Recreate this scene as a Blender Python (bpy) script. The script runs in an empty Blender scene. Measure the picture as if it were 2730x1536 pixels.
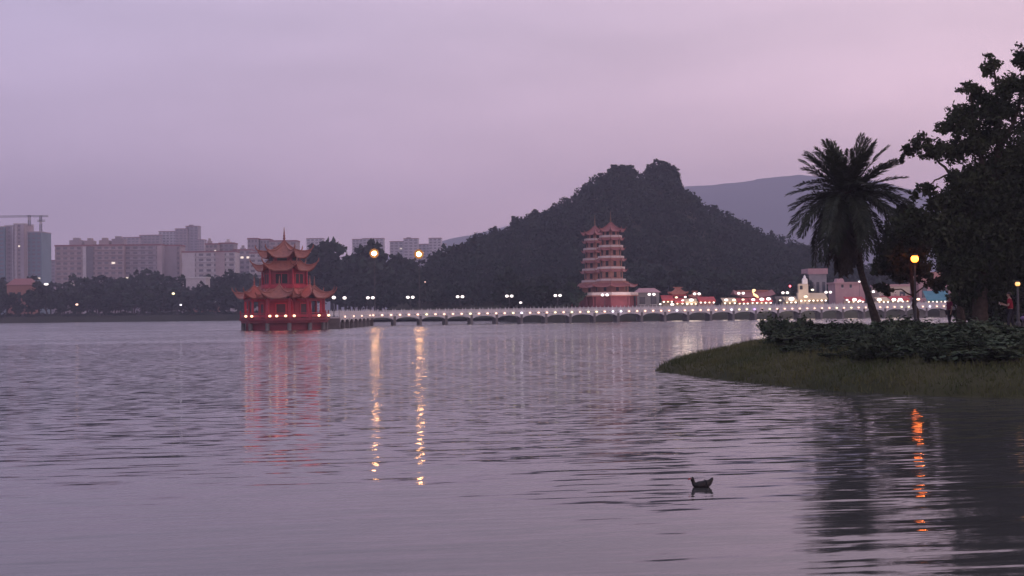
import bpy, bmesh, math, random
import numpy as np
from mathutils import Vector, Matrix

random.seed(7)
rng = np.random.default_rng(7)
PI = math.pi
SC = bpy.context.scene
COL = SC.collection

# ------------------------------------------------------------------ camera, sky, sun, exposure
ROLL, FPX, EYE, YH = 0.012, 3750.0, 2.88, 826.0      # photo pixels 2730 x 1536
cam_d = bpy.data.cameras.new('camera')
cam = bpy.data.objects.new('camera', cam_d)
COL.objects.link(cam)
cam_d.sensor_fit = 'HORIZONTAL'
cam_d.sensor_width = 36.0
cam_d.lens = 36.0 * FPX / 2730.0
cam_d.clip_start = 0.1
cam_d.clip_end = 30000
pitch = math.atan((YH - 768.0) / FPX)
cam.matrix_world = (Matrix.Translation((0, 0, EYE)) @ Matrix.Rotation(PI / 2 + pitch, 4, 'X')
                    @ Matrix.Rotation(-ROLL, 4, 'Z'))
SC.camera = cam

SUN_EL, SUN_AZ = math.radians(4.0), math.radians(62.0)   # azimuth from +Y towards +X
world = bpy.data.worlds.new('World')
SC.world = world
world.use_nodes = True
wn, wl = world.node_tree.nodes, world.node_tree.links
wn.clear()
def wnode(t, **k):
    n = wn.new(t)
    for a, b in k.items():
        setattr(n, a, b)
    return n
w_out = wnode('ShaderNodeOutputWorld')
w_sky = wnode('ShaderNodeTexSky', sky_type='NISHITA')
w_sky.sun_disc = False
w_sky.sun_elevation = SUN_EL
w_sky.sun_rotation = SUN_AZ
w_bg1 = wnode('ShaderNodeBackground'); w_bg1.inputs['Strength'].default_value = 0.05
wl.new(w_sky.outputs[0], w_bg1.inputs['Color'])
w_tc = wnode('ShaderNodeTexCoord')
w_sep = wnode('ShaderNodeSeparateXYZ'); wl.new(w_tc.outputs['Generated'], w_sep.inputs[0])
w_ramp = wnode('ShaderNodeValToRGB')
wl.new(w_sep.outputs['Z'], w_ramp.inputs[0])
cr = w_ramp.color_ramp
stops = [(0.0, (1.36, .82, .97)), (.06, (1.18, .725, .865)), (.12, (.93, .605, .735)),
         (.20, (.79, .555, .675)), (.45, (.68, .53, .64)), (1.0, (.54, .47, .58))]
cr.elements[0].position = stops[0][0]; cr.elements[0].color = (*stops[0][1], 1)
cr.elements[1].position = stops[-1][0]; cr.elements[1].color = (*stops[-1][1], 1)
for p, c in stops[1:-1]:
    e = cr.elements.new(p); e.color = (*c, 1)
# left of the picture is cooler, the side where the sun went down is warmer and lighter
w_az = wnode('ShaderNodeMapRange'); w_az.interpolation_type = 'SMOOTHSTEP'
wl.new(w_sep.outputs['X'], w_az.inputs[0])
w_az.inputs[1].default_value = -0.5; w_az.inputs[2].default_value = 0.55
w_tint = wnode('ShaderNodeMix', data_type='RGBA')
wl.new(w_az.outputs[0], w_tint.inputs['Factor'])
w_tint.inputs['A'].default_value = (.58, .68, .84, 1)
w_tint.inputs['B'].default_value = (1.18, 1.14, 1.08, 1)
w_mul = wnode('ShaderNodeMix', data_type='RGBA', blend_type='MULTIPLY')
w_mul.inputs['Factor'].default_value = 1
wl.new(w_ramp.outputs[0], w_mul.inputs['A']); wl.new(w_tint.outputs['Result'], w_mul.inputs['B'])
# thin cloud sheets
w_map = wnode('ShaderNodeMapping'); wl.new(w_tc.outputs['Generated'], w_map.inputs[0])
w_map.inputs['Scale'].default_value = (1.5, 1.5, 7.0)
w_map.inputs['Rotation'].default_value = (0, math.radians(14), 0)
w_no = wnode('ShaderNodeTexNoise'); wl.new(w_map.outputs[0], w_no.inputs['Vector'])
w_no.inputs['Scale'].default_value = 2.2; w_no.inputs['Detail'].default_value = 4
w_no.inputs['Roughness'].default_value = .48
w_cl = wnode('ShaderNodeMapRange'); wl.new(w_no.outputs[0], w_cl.inputs[0])
w_cl.inputs[1].default_value = .3; w_cl.inputs[2].default_value = .72
w_cl.inputs[3].default_value = .84; w_cl.inputs[4].default_value = 1.16
w_mul2 = wnode('ShaderNodeMix', data_type='RGBA', blend_type='MULTIPLY'); w_mul2.inputs['Factor'].default_value = 1
wl.new(w_mul.outputs['Result'], w_mul2.inputs['A']); wl.new(w_cl.outputs[0], w_mul2.inputs['B'])
w_bg2 = wnode('ShaderNodeBackground'); w_bg2.inputs['Strength'].default_value = 1.0
wl.new(w_mul2.outputs['Result'], w_bg2.inputs['Color'])
w_add = wnode('ShaderNodeAddShader')
wl.new(w_bg1.outputs[0], w_add.inputs[0]); wl.new(w_bg2.outputs[0], w_add.inputs[1])
wl.new(w_add.outputs[0], w_out.inputs['Surface'])

sun_d = bpy.data.lights.new('sun', 'SUN')
sun_d.energy = 0.12; sun_d.angle = math.radians(30); sun_d.color = (1.0, .80, .78)
sun = bpy.data.objects.new('sun', sun_d); COL.objects.link(sun)
sd = Vector((math.sin(SUN_AZ) * math.cos(SUN_EL), math.cos(SUN_AZ) * math.cos(SUN_EL), math.sin(SUN_EL)))
sun.rotation_euler = sd.to_track_quat('Z', 'Y').to_euler()

SC.view_settings.view_transform = 'Standard'
SC.view_settings.look = 'None'
SC.view_settings.exposure = 0.40
SC.view_settings.gamma = 1.0
SC.view_settings.use_curve_mapping = False
SC.cycles.use_denoising = True
SC.cycles.max_bounces = 6
SC.cycles.diffuse_bounces = 2
SC.cycles.glossy_bounces = 3
SC.cycles.volume_bounces = 0
SC.cycles.transparent_max_bounces = 8
SC.cycles.sample_clamp_indirect = 12.0
SC.cycles.caustics_reflective = False
SC.cycles.caustics_refractive = False

# ------------------------------------------------------------------ helpers
def W(px, py, d):
    """photo pixel + real distance -> point in metres (water level z = 0)"""
    yd = py + ROLL * (px - 1365)
    xd = px - ROLL * (py - 768)
    return Vector(((xd - 1365) / FPX * d, d, EYE + (YH - yd) / FPX * d))

def PX(px, d):
    return (px - 1365) / FPX * d

def tag(o, label=None, cat=None, group=None, kind=None):
    if label: o['label'] = label
    if cat: o['category'] = cat
    if group: o['group'] = group
    if kind: o['kind'] = kind
    return o

def thing(name, label, cat, loc=(0, 0, 0), rz=0.0, group=None):
    o = bpy.data.objects.new(name, None)
    COL.objects.link(o)
    o.location = loc
    o.rotation_euler = (0, 0, rz)
    o.empty_display_size = .2
    return tag(o, label, cat, group)

def link(name, me, parent=None, loc=(0, 0, 0), rot=(0, 0, 0), scale=None):
    o = bpy.data.objects.new(name, me)
    COL.objects.link(o)
    o.parent = parent
    o.location = loc
    o.rotation_euler = rot
    if scale is not None:
        o.scale = scale
    return o

class MB:
    """collects shapes into one mesh"""
    def __init__(s):
        s.v, s.f, s.n = [], [], 0
    def add(s, verts, faces):
        b = s.n
        s.v.extend([tuple(p) for p in verts])
        s.f.extend([tuple(i + b for i in f) for f in faces])
        s.n += len(verts)
        return s
    def box(s, x0, x1, y0, y1, z0, z1, m=None):
        p = [Vector((x, y, z)) for z in (z0, z1) for x, y in ((x0, y0), (x1, y0), (x1, y1), (x0, y1))]
        if m is not None:
            p = [m @ q for q in p]
        return s.add(p, [(3, 2, 1, 0), (4, 5, 6, 7), (0, 1, 5, 4), (1, 2, 6, 5), (2, 3, 7, 6), (3, 0, 4, 7)])
    def tube(s, pts, radii, k=8, cap=True):
        pts = [Vector(p) for p in pts]
        vs, fs = [], []
        for i, p in enumerate(pts):
            a = pts[max(0, i - 1)]; b = pts[min(len(pts) - 1, i + 1)]
            t = (b - a).normalized() if (b - a).length > 1e-9 else Vector((0, 0, 1))
            u = t.cross(Vector((0, 0, 1)))
            if u.length < 1e-3: u = t.cross(Vector((1, 0, 0)))
            u.normalize(); w = t.cross(u)
            r = radii[i] if hasattr(radii, '__len__') else radii
            for j in range(k):
                q = 2 * PI * j / k
                vs.append(p + u * math.cos(q) * r + w * math.sin(q) * r)
        for i in range(len(pts) - 1):
            for j in range(k):
                fs.append((i * k + j, i * k + (j + 1) % k, (i + 1) * k + (j + 1) % k, (i + 1) * k + j))
        if cap:
            fs.append(tuple(range(k - 1, -1, -1)))
            fs.append(tuple((len(pts) - 1) * k + j for j in range(k)))
        return s.add(vs, fs)
    def lathe(s, prof, k=12, c=(0, 0, 0), rot=0.0):
        vs, fs = [], []
        for r, z in prof:
            for j in range(k):
                q = 2 * PI * j / k + rot
                vs.append((c[0] + r * math.cos(q), c[1] + r * math.sin(q), c[2] + z))
        for i in range(len(prof) - 1):
            for j in range(k):
                fs.append((i * k + j, i * k + (j + 1) % k, (i + 1) * k + (j + 1) % k, (i + 1) * k + j))
        fs.append(tuple(range(k - 1, -1, -1)))
        fs.append(tuple((len(prof) - 1) * k + j for j in range(k)))
        return s.add(vs, fs)
    def ball(s, c, r, k=10, n=6, sz=(1, 1, 1)):
        prof = [(max(1e-4, math.sin(PI * i / n)) * r, -math.cos(PI * i / n) * r) for i in range(n + 1)]
        vs, fs = [], []
        for a, z in prof:
            for j in range(k):
                q = 2 * PI * j / k
                vs.append((c[0] + a * math.cos(q) * sz[0], c[1] + a * math.sin(q) * sz[1], c[2] + z * sz[2]))
        for i in range(n):
            for j in range(k):
                fs.append((i * k + j, i * k + (j + 1) % k, (i + 1) * k + (j + 1) % k, (i + 1) * k + j))
        return s.add(vs, fs)
    def prism(s, poly, z0, z1):
        n = len(poly)
        vs = [(x, y, z0) for x, y in poly] + [(x, y, z1) for x, y in poly]
        fs = [tuple(range(n - 1, -1, -1)), tuple(range(n, 2 * n))]
        fs += [(i, (i + 1) % n, n + (i + 1) % n, n + i) for i in range(n)]
        return s.add(vs, fs)
    def mesh(s, name, mat, smooth=False):
        me = bpy.data.meshes.new(name)
        me.from_pydata(s.v, [], s.f)
        me.validate()
        if smooth:
            me.polygons.foreach_set('use_smooth', [True] * len(me.polygons))
        if mat is not None:
            me.materials.append(mat)
        return me
    def build(s, name, mat, parent=None, smooth=False, loc=(0, 0, 0)):
        return link(name, s.mesh(name, mat, smooth), parent, loc)

def np_mesh(name, verts, nper, mat, smooth=False):
    """faces of nper consecutive vertices"""
    n = len(verts); nf = n // nper
    me = bpy.data.meshes.new(name)
    me.vertices.add(n)
    me.vertices.foreach_set('co', np.asarray(verts, dtype=np.float32).ravel())
    me.loops.add(n)
    me.loops.foreach_set('vertex_index', np.arange(n, dtype=np.int32))
    me.polygons.add(nf)
    me.polygons.foreach_set('loop_start', np.arange(0, n, nper, dtype=np.int32))
    me.update(calc_edges=True)
    me.validate()
    if mat is not None:
        me.materials.append(mat)
    return me

def grid_mesh(name, P, mat, smooth=True):
    """P: (ny, nx, 3)"""
    ny, nx = P.shape[:2]
    idx = np.arange(ny * nx).reshape(ny, nx)
    f = np.stack([idx[:-1, :-1], idx[:-1, 1:], idx[1:, 1:], idx[1:, :-1]], -1).reshape(-1, 4)
    me = bpy.data.meshes.new(name)
    me.vertices.add(ny * nx)
    me.vertices.foreach_set('co', P.reshape(-1, 3).astype(np.float32).ravel())
    me.loops.add(f.size)
    me.loops.foreach_set('vertex_index', f.ravel().astype(np.int32))
    me.polygons.add(len(f))
    me.polygons.foreach_set('loop_start', np.arange(0, f.size, 4, dtype=np.int32))
    me.update(calc_edges=True)
    if smooth:
        me.polygons.foreach_set('use_smooth', [True] * len(f))
    me.materials.append(mat)
    return me

# ------------------------------------------------------------------ materials
def mat(name, c1, c2=None, rough=.8, scale=1.0, spec=.3, detail=3, stretch=(1, 1, 1), obj_var=0.0, bump=0.0, metal=0.0):
    m = bpy.data.materials.new(name)
    m.use_nodes = True
    nt = m.node_tree; N, L = nt.nodes, nt.links
    b = N['Principled BSDF']
    b.inputs['Roughness'].default_value = rough
    b.inputs['Specular IOR Level'].default_value = spec
    b.inputs['Metallic'].default_value = metal
    c2 = c2 or tuple(min(1, x * 1.25) for x in c1)
    tc = N.new('ShaderNodeTexCoord')
    mp = N.new('ShaderNodeMapping'); mp.inputs['Scale'].default_value = stretch
    L.new(tc.outputs['Object'], mp.inputs[0])
    no = N.new('ShaderNodeTexNoise'); no.inputs['Scale'].default_value = scale; no.inputs['Detail'].default_value = detail
    L.new(mp.outputs[0], no.inputs['Vector'])
    mr = N.new('ShaderNodeMapRange'); mr.inputs[1].default_value = .3; mr.inputs[2].default_value = .7
    L.new(no.outputs[0], mr.inputs[0])
    mx = N.new('ShaderNodeMix'); mx.data_type = 'RGBA'
    mx.inputs['A'].default_value = (*c1, 1); mx.inputs['B'].default_value = (*c2, 1)
    L.new(mr.outputs[0], mx.inputs['Factor'])
    col = mx.outputs['Result']
    if obj_var:
        oi = N.new('ShaderNodeObjectInfo')
        r2 = N.new('ShaderNodeMapRange'); r2.inputs[3].default_value = 1 - obj_var; r2.inputs[4].default_value = 1 + obj_var
        L.new(oi.outputs['Random'], r2.inputs[0])
        m2 = N.new('ShaderNodeMix'); m2.data_type = 'RGBA'; m2.blend_type = 'MULTIPLY'; m2.inputs['Factor'].default_value = 1
        L.new(col, m2.inputs['A']); L.new(r2.outputs[0], m2.inputs['B'])
        col = m2.outputs['Result']
    L.new(col, b.inputs['Base Color'])
    if bump:
        bp = N.new('ShaderNodeBump'); bp.inputs['Strength'].default_value = .6; bp.inputs['Distance'].default_value = bump
        L.new(no.outputs[0], bp.inputs['Height']); L.new(bp.outputs[0], b.inputs['Normal'])
    return m

def emit(name, col, strength, sample=False):
    m = bpy.data.materials.new(name)
    m.use_nodes = True
    b = m.node_tree.nodes['Principled BSDF']
    b.inputs['Base Color'].default_value = (.8, .8, .8, 1)
    b.inputs['Emission Color'].default_value = (*col, 1)
    b.inputs['Emission Strength'].default_value = strength
    m.cycles.emission_sampling = 'AUTO' if sample else 'NONE'
    return m

M = {}
M['leaf_far'] = mat('far foliage', (.013, .026, .021), (.038, .054, .038), .9, .22, .05, obj_var=.28)
M['leaf_hill'] = mat('hill foliage', (.010, .022, .020), (.036, .052, .040), .9, .11, .05, detail=5)
M['leaf_near'] = mat('near foliage', (.015, .023, .014), (.050, .060, .034), .9, .7, .08)
M['leaf_shrub'] = mat('shrub foliage', (.026, .042, .028), (.066, .084, .050), .9, .9, .05, obj_var=.4)
M['palm'] = mat('palm frond', (.022, .030, .019), (.044, .054, .034), .7, 2.0, .2)
M['palm_dry'] = mat('dry palm frond', (.030, .028, .022), (.055, .046, .034), .8, 2.0, .2)
M['bark'] = mat('bark', (.030, .024, .020), (.060, .048, .040), .9, 6, .1, bump=.03)
M['grass'] = mat('grass', (.038, .056, .022), (.105, .104, .046), .9, .22, .1)
M['soil'] = mat('turf ground', (.030, .036, .017), (.062, .060, .030), .95, .3, .1, detail=6)
M['ground'] = mat('far ground', (.024, .030, .022), (.050, .048, .038), .95, .05, .1, detail=6)
M['hillsoil'] = mat('hill ground', (.030, .036, .024), (.055, .055, .038), .95, .03, .1, detail=5)
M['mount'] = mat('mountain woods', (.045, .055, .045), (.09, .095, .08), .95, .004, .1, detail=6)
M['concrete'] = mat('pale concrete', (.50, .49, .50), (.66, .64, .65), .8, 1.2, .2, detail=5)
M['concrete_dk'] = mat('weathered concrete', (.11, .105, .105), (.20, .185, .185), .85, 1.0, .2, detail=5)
M['white'] = mat('white paint', (.70, .68, .69), (.82, .80, .80), .6, 1.5, .3)
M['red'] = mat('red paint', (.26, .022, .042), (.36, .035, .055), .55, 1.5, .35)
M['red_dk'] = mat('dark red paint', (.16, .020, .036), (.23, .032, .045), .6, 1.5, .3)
M['tile'] = mat('orange glazed tile', (.21, .076, .058), (.30, .112, .082), .5, 2.0, .4)
M['tile_red'] = mat('red glazed tile', (.20, .070, .070), (.28, .10, .095), .5, 2.0, .35)
M['brick'] = mat('red brick wall', (.28, .13, .105), (.37, .185, .15), .8, 2.0, .2)
M['dark'] = mat('dark opening', (.012, .012, .016), (.02, .02, .025), .5, 2.0, .3)
M['metal'] = mat('grey metal', (.05, .05, .055), (.08, .08, .085), .7, 3.0, .4)
M['glass'] = mat('dusk window glass', (.03, .04, .05), (.06, .07, .09), .15, .3, .5)
M['bulb_w'] = emit('white bulb', (1.0, .88, .82), 1.5)
M['bulb_ww'] = emit('warm bulb', (1.0, .66, .36), 1.6)
M['halo_bowl'] = mat('dark halo bowl', (.020, .015, .009), (.028, .020, .012), .8, 3, .1)  # near black so the bulb's glow on the bowl stays orange
M['bulb_edge'] = emit('peach edge light', (1.0, .56, .38), 1.7)
M['bulb_edge_w'] = emit('white edge light', (.95, .86, 1.0), 2.2)
M['bulb_edge_y'] = emit('yellow edge light', (1.0, .84, .45), 1.7)
M['bulb_edge_v'] = emit('violet edge light', (.62, .36, 1.0), 1.8)
M['bulb_sod'] = emit('sodium lamp', (1.0, .48, .18), 70, True)
M['bulb_or'] = emit('orange lamp', (1.0, .17, .014), 10, True)
M['bulb_yl'] = emit('yellow lamp', (1.0, .42, .04), 1.2)
M['bulb_red'] = emit('red signal', (1.0, .03, .06), 3.5)
M['gold'] = emit('gold light', (1.0, .55, .15), 1.5)

# water: mirror-smooth, broken by small ripples with crests across the view
def make_water():
    m = bpy.data.materials.new('lake water')
    m.use_nodes = True
    nt = m.node_tree; N, L = nt.nodes, nt.links
    b = N['Principled BSDF']
    b.inputs['Base Color'].default_value = (.048, .050, .050, 1)
    b.inputs['IOR'].default_value = 1.333
    b.inputs['Roughness'].default_value = .06
    geo = N.new('ShaderNodeNewGeometry')
    turn = N.new('ShaderNodeMapping'); turn.inputs['Rotation'].default_value = (0, 0, -.16)   # crests run slightly askew
    L.new(geo.outputs['Position'], turn.inputs[0])
    def noise(sx, sy, rot, scale, detail, rough=.5, dist=0.0, off=0.0):
        mp = N.new('ShaderNodeMapping')
        mp.inputs['Rotation'].default_value = (0, 0, rot)
        mp.inputs['Scale'].default_value = (sx, sy, 1)
        mp.inputs['Location'].default_value = (off, off * .7, 0)
        L.new(turn.outputs[0], mp.inputs[0])
        n = N.new('ShaderNodeTexNoise')
        n.inputs['Scale'].default_value = scale; n.inputs['Detail'].default_value = detail
        n.inputs['Roughness'].default_value = rough; n.inputs['Distortion'].default_value = dist
        L.new(mp.outputs[0], n.inputs['Vector'])
        return n
    def math_(op, a, b_=None, c=None):
        n = N.new('ShaderNodeMath'); n.operation = op
        for i, x in enumerate((a, b_, c)):
            if x is None: continue
            if isinstance(x, (int, float)): n.inputs[i].default_value = x
            else: L.new(x, n.inputs[i])
        return n.outputs[0]
    def rangemap(x, a, b_, c, d):
        n = N.new('ShaderNodeMapRange'); n.interpolation_type = 'SMOOTHSTEP'
        L.new(x, n.inputs[0])
        for i, v in enumerate((a, b_, c, d)): n.inputs[i + 1].default_value = v
        return n.outputs[0]
    sep = N.new('ShaderNodeSeparateXYZ'); L.new(geo.outputs['Position'], sep.inputs[0])
    # slow patches of calm and of ripple
    patch = noise(.5, 1.0, 0, .045, 2, .5, 0, 31)
    amp = rangemap(patch.outputs[0], .35, .65, .55, 1.25)
    # glassy close to the camera, livelier further out
    near = rangemap(sep.outputs['Y'], 14, 60, .62, 1.2)
    amp = math_('MULTIPLY', amp, near)
    n1 = noise(.09, 1.0, 0, 1.6, 1.0, .4, .25)
    n1b = noise(.12, 1.0, .02, 4.3, 1.0, .4, .2, 41)
    n2 = noise(.30, 1.0, .06, 4.2, 1.5, .5, .2, 17)
    def cen(n, k): return math_('MULTIPLY', math_('SUBTRACT', n.outputs[0], .5), k)
    fine = math_('MULTIPLY', cen(n2, .26), rangemap(sep.outputs['Y'], 16, 55, .45, 2.4))
    swell = math_('MULTIPLY', cen(n1, 1.0), rangemap(sep.outputs['X'], -4, 8, .13, .24))
    sy = math_('ADD', math_('ADD', swell, cen(n1b, .27)), fine)
    sy = math_('MULTIPLY', sy, amp)
    # at a grazing look the faces turned to the viewer fill most of the view
    sy = math_('SUBTRACT', sy, rangemap(sep.outputs['Y'], 18, 70, .006, .026))
    nx = noise(.35, 1.0, .1, 2.0, 2.0, .5, 0, 91)
    sx = math_('MULTIPLY', math_('MULTIPLY', cen(nx, .24), amp), rangemap(sep.outputs['Y'], 20, 90, .40, 1.2))
    # a breeze ruffles the far half of the lake
    edge = noise(.25, 1.0, 0, .06, 3, .55, 0, 7)
    yy = math_('ADD', sep.outputs['Y'], math_('MULTIPLY', math_('SUBTRACT', edge.outputs[0], .5), 70.0))
    far = rangemap(yy, 128, 165, 0, 1)
    # sheltered lanes inside the ruffled water, by the right shore
    lane = noise(.02, .09, .02, 1.0, 1, .5, 0, 77)
    lane_m = rangemap(lane.outputs[0], .40, .50, .35, 1.0)
    far = math_('MULTIPLY', far, lane_m)
    n4 = noise(.6, 1.0, 0, 2.6, 2.0, .6, 0, 11)
    ruff = math_('SUBTRACT', cen(n4, .55), .075)
    n5 = noise(1.0, 1.0, .4, 3.1, 2.0, .6, 0, 63)
    sx = math_('ADD', sx, math_('MULTIPLY', cen(n5, .55), far))
    sy = math_('ADD', sy, math_('MULTIPLY', ruff, far))
    cmb = N.new('ShaderNodeCombineXYZ')
    L.new(sx, cmb.inputs[0]); L.new(sy, cmb.inputs[1]); cmb.inputs[2].default_value = 1
    nv = N.new('ShaderNodeVectorMath'); nv.operation = 'NORMALIZE'
    L.new(cmb.outputs[0], nv.inputs[0]); L.new(nv.outputs[0], b.inputs['Normal'])
    return m
M['water'] = make_water()

# ------------------------------------------------------------------ terrain and water
wm = MB(); wm.add([(-1500, -40, 0), (1500, -40, 0), (1500, 1200, 0), (-1500, 1200, 0)], [(0, 1, 2, 3)])
tag(wm.build('water', M['water']), kind='structure')

# far shore: one sheet from the shoreline back to the horizon
SHORE = [(-2600, 640, 2.4), (-400, 600, 2.4), (0, 572, 2.4), (300, 566, 2.4), (640, 562, 2.4), (780, 545, 2.4), (850, 505, 2.2),
         (910, 485, 1.8), (990, 470, 1.6), (1240, 450, 1.6), (1330, 415, 1.6), (1365, 335, 1.7), (1410, 318, 1.8), (1500, 313, 1.9), (1800, 320, 1.9),
         (2240, 333, 1.9), (2500, 340, 1.9), (2800, 335, 1.9), (3600, 330, 1.9), (6000, 330, 1.9)]
sh = []
for i in range(len(SHORE) - 1):
    a, b = SHORE[i], SHORE[i + 1]
    k = 10
    for j in range(k):
        t = j / k
        d = a[1] + (b[1] - a[1]) * t
        px = a[0] + (b[0] - a[0]) * t
        sh.append((PX(px, d), d + random.uniform(-.8, .8), a[2] + (b[2] - a[2]) * t))
sh.append((PX(SHORE[-1][0], SHORE[-1][1]), SHORE[-1][1], 1.9))
rows = [(-1.5, -.8, 0), (0, .05, 0), (.8, .5, 1), (2.5, 1.0, 1), (6, 1.0, 1), (30, 1.02, 1), (200, 1.05, 1), (1200, 1.0, 1), (5000, 1.0, 1)]
P = np.zeros((len(rows), len(sh), 3))
for r, (off, zf, rel) in enumerate(rows):
    for c, (x, y, zt) in enumerate(sh):
        s = (y + off) / y if off > 100 else 1.0
        P[r, c] = (x * s, y + off, zt * zf if rel else zf)
tag(link('ground', grid_mesh('ground', P, M['ground'])), kind='structure')

def fbm(x, y, seed, base, octs=4):
    r = np.random.default_rng(seed)
    z = np.zeros_like(x)
    a, f = 1.0, 1.0 / base
    for _ in range(octs):
        th = r.uniform(0, 2 * PI, 5)
        ph = r.uniform(0, 2 * PI, 5)
        for t, p in zip(th, ph):
            z += a * np.sin((x * np.cos(t) + y * np.sin(t)) * f * 2 * PI + p) / 5
        a *= .5; f *= 2.1
    return z

# the wooded hill
HILL = [(1050, 800), (1130, 715), (1200, 665), (1262, 642), (1315, 612), (1362, 597), (1378, 580), (1420, 562), (1480, 551), (1505, 530),
        (1558, 503), (1570, 482), (1600, 458), (1640, 448), (1685, 449), (1700, 460), (1712, 466), (1726, 456), (1745, 450), (1765, 449), (1790, 456), (1803, 486), (1826, 514),
        (1866, 543), (1908, 550), (1950, 582), (1977, 590), (1995, 615), (2057, 625), (2120, 652), (2184, 695), (2260, 740),
        (2400, 800), (2600, 830)]
HD = 560.0
hx = np.array([W(p, q, HD).x for p, q in HILL]); hz = np.array([W(p, q, HD).z for p, q in HILL])
def hill_z(x, y):
    ridge = np.interp(x, hx, hz, left=0, right=0) - 7.0
    t = (y - HD) / np.where(y < HD, 175.0, 190.0)
    sh_ = np.clip(1 - np.abs(t), 0, 1)
    sh_ = sh_ * sh_ * (3 - 2 * sh_) * .55 + sh_ * .45
    return 1.5 + np.maximum(0, ridge - 1.5) * sh_
gx, gy = np.meshgrid(np.linspace(-60, 190, 126), np.linspace(380, 755, 120))
gz = hill_z(gx, gy)
gz += np.where(gz > 4, fbm(gx, gy, 3, 60) * 1.5, 0) - np.where(gz < 1.7, .8, 0)
tag(link('hill', grid_mesh('hill', np.stack([gx, gy, gz], -1), M['hillsoil'])), kind='structure')

# pale mountain range far behind
MT = [(700, 760), (950, 715), (1120, 665), (1270, 622), (1420, 590), (1560, 560), (1700, 528), (1790, 513), (1850, 503), (1960, 487), (2110, 474), (2200, 478), (2320, 495),
      (2450, 520), (2600, 540), (2750, 562), (3000, 600), (3400, 680), (3900, 790)]
MD = 4200.0
mx_ = np.array([W(p, q, MD).x for p, q in MT]); mz_ = np.array([W(p, q, MD).z for p, q in MT])
gx, gy = np.meshgrid(np.linspace(mx_[0], mx_[-1], 260), np.linspace(2800, 5300, 60))
sx_ = gx * 1.0
prof = np.interp(sx_, mx_, mz_)
t = np.clip(1 - np.abs(gy - MD) / np.where(gy < MD, 1380., 1080.), 0, 1)
gz = 1 + np.maximum(prof, 0) * (t * t * (3 - 2 * t)) + fbm(gx, gy, 9, 500, 5) * 12 * t
tag(link('mountain', grid_mesh('mountain', np.stack([gx, gy, gz], -1), M['mount'])), kind='structure')

# the near bank on the right
BANK = [(6.6, 64.8), (7.5, 59.5), (9.12, 52.7), (10.9, 47.3), (13.7, 43.6), (15.5, 42.4), (20, 40.5), (30, 38), (60, 34), (80, 34), (80, 150),
        (60, 140), (30, 112), (21, 100), (14.6, 88), (10.8, 78), (8.2, 71)]
bp = np.array(BANK)
def poly_dist(x, y, poly):
    inside = np.zeros(x.shape, bool); dm = np.full(x.shape, 1e9)
    n = len(poly)
    for i in range(n):
        x0, y0 = poly[i]; x1, y1 = poly[(i + 1) % n]
        c = ((y0 > y) != (y1 > y)) & (x < (x1 - x0) * (y - y0) / (y1 - y0 + 1e-12) + x0)
        inside ^= c
        ex, ey = x1 - x0, y1 - y0
        tt = np.clip(((x - x0) * ex + (y - y0) * ey) / (ex * ex + ey * ey), 0, 1)
        dm = np.minimum(dm, np.hypot(x - x0 - tt * ex, y - y0 - tt * ey))
    return np.where(inside, dm, -dm)
def bank_z(x, y):
    x = np.asarray(x, float); y = np.asarray(y, float)
    d = poly_dist(x, y, bp) + fbm(x, y, 21, 3.0, 3) * .16
    s = np.clip(d / 11.0, 0, 1)
    z = np.where(d > 0, .20 + 1.45 * (1 - (1 - s) ** 2.0), d * .9)
    e = np.clip(d / .35, 0, 1)
    z = np.where(d > 0, z * e, z)
    return np.maximum(z + fbm(x, y, 22, 6, 3) * .06 * s, -.9)
def bz(x, y):
    return float(bank_z(np.array([x]), np.array([y]))[0])
gx, gy = np.meshgrid(np.concatenate([np.linspace(5.6, 32, 170), np.linspace(33, 80, 24)]), np.concatenate([np.linspace(34, 100, 260), np.linspace(101, 145, 24)]))
tag(link('grass_bank', grid_mesh('grass_bank', np.stack([gx, gy, bank_z(gx, gy)], -1), M['soil'])), kind='structure')
# pale footpath strip along the top of the bank
pp = []
for x in np.linspace(13.5, 40, 40):
    y0 = 61.0 + .9 * math.sin(x * .25) + (x - 20) * -.12
    pp.append([(x, y0 + k * .8, bz(x, y0 + k * .8) + .02) for k in (0, 1, 2)])
M['path'] = mat('footpath', (.16, .14, .14), (.24, .21, .21), .9, 1.5, .2)
tag(link('path', grid_mesh('path', np.array(pp), M['path'])), kind='structure')

# grass blades on the bank
n = 90000
x = rng.uniform(6.4, 22, n); y = rng.uniform(40, 92, n)
z = bank_z(x, y); d = poly_dist(x, y, bp)
k = (d > -.02) & (z > .0) & (x / y < .44) & (rng.random(n) < np.clip(1.25 - (y - 40) / 70, .2, 1))
x, y, z = x[k], y[k], z[k]; n = len(x)
h = rng.uniform(.05, .26, n) * (1 + .5 * fbm(x, y, 31, 2.5, 2)); a = rng.uniform(0, 2 * PI, n); w = rng.uniform(.012, .028, n)
lean = rng.normal(0, .07, (n, 2))
v = np.zeros((n, 3, 3))
v[:, 0] = np.stack([x - np.cos(a) * w, y - np.sin(a) * w, z - .02], -1)
v[:, 1] = np.stack([x + np.cos(a) * w, y + np.sin(a) * w, z - .02], -1)
v[:, 2] = np.stack([x + lean[:, 0], y + lean[:, 1], z + h], -1)
tag(link('grass', np_mesh('grass', v.reshape(-1, 3), 3, M['grass'])), 'short rough grass covering the near bank on the right', 'grass', kind='stuff')

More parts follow.
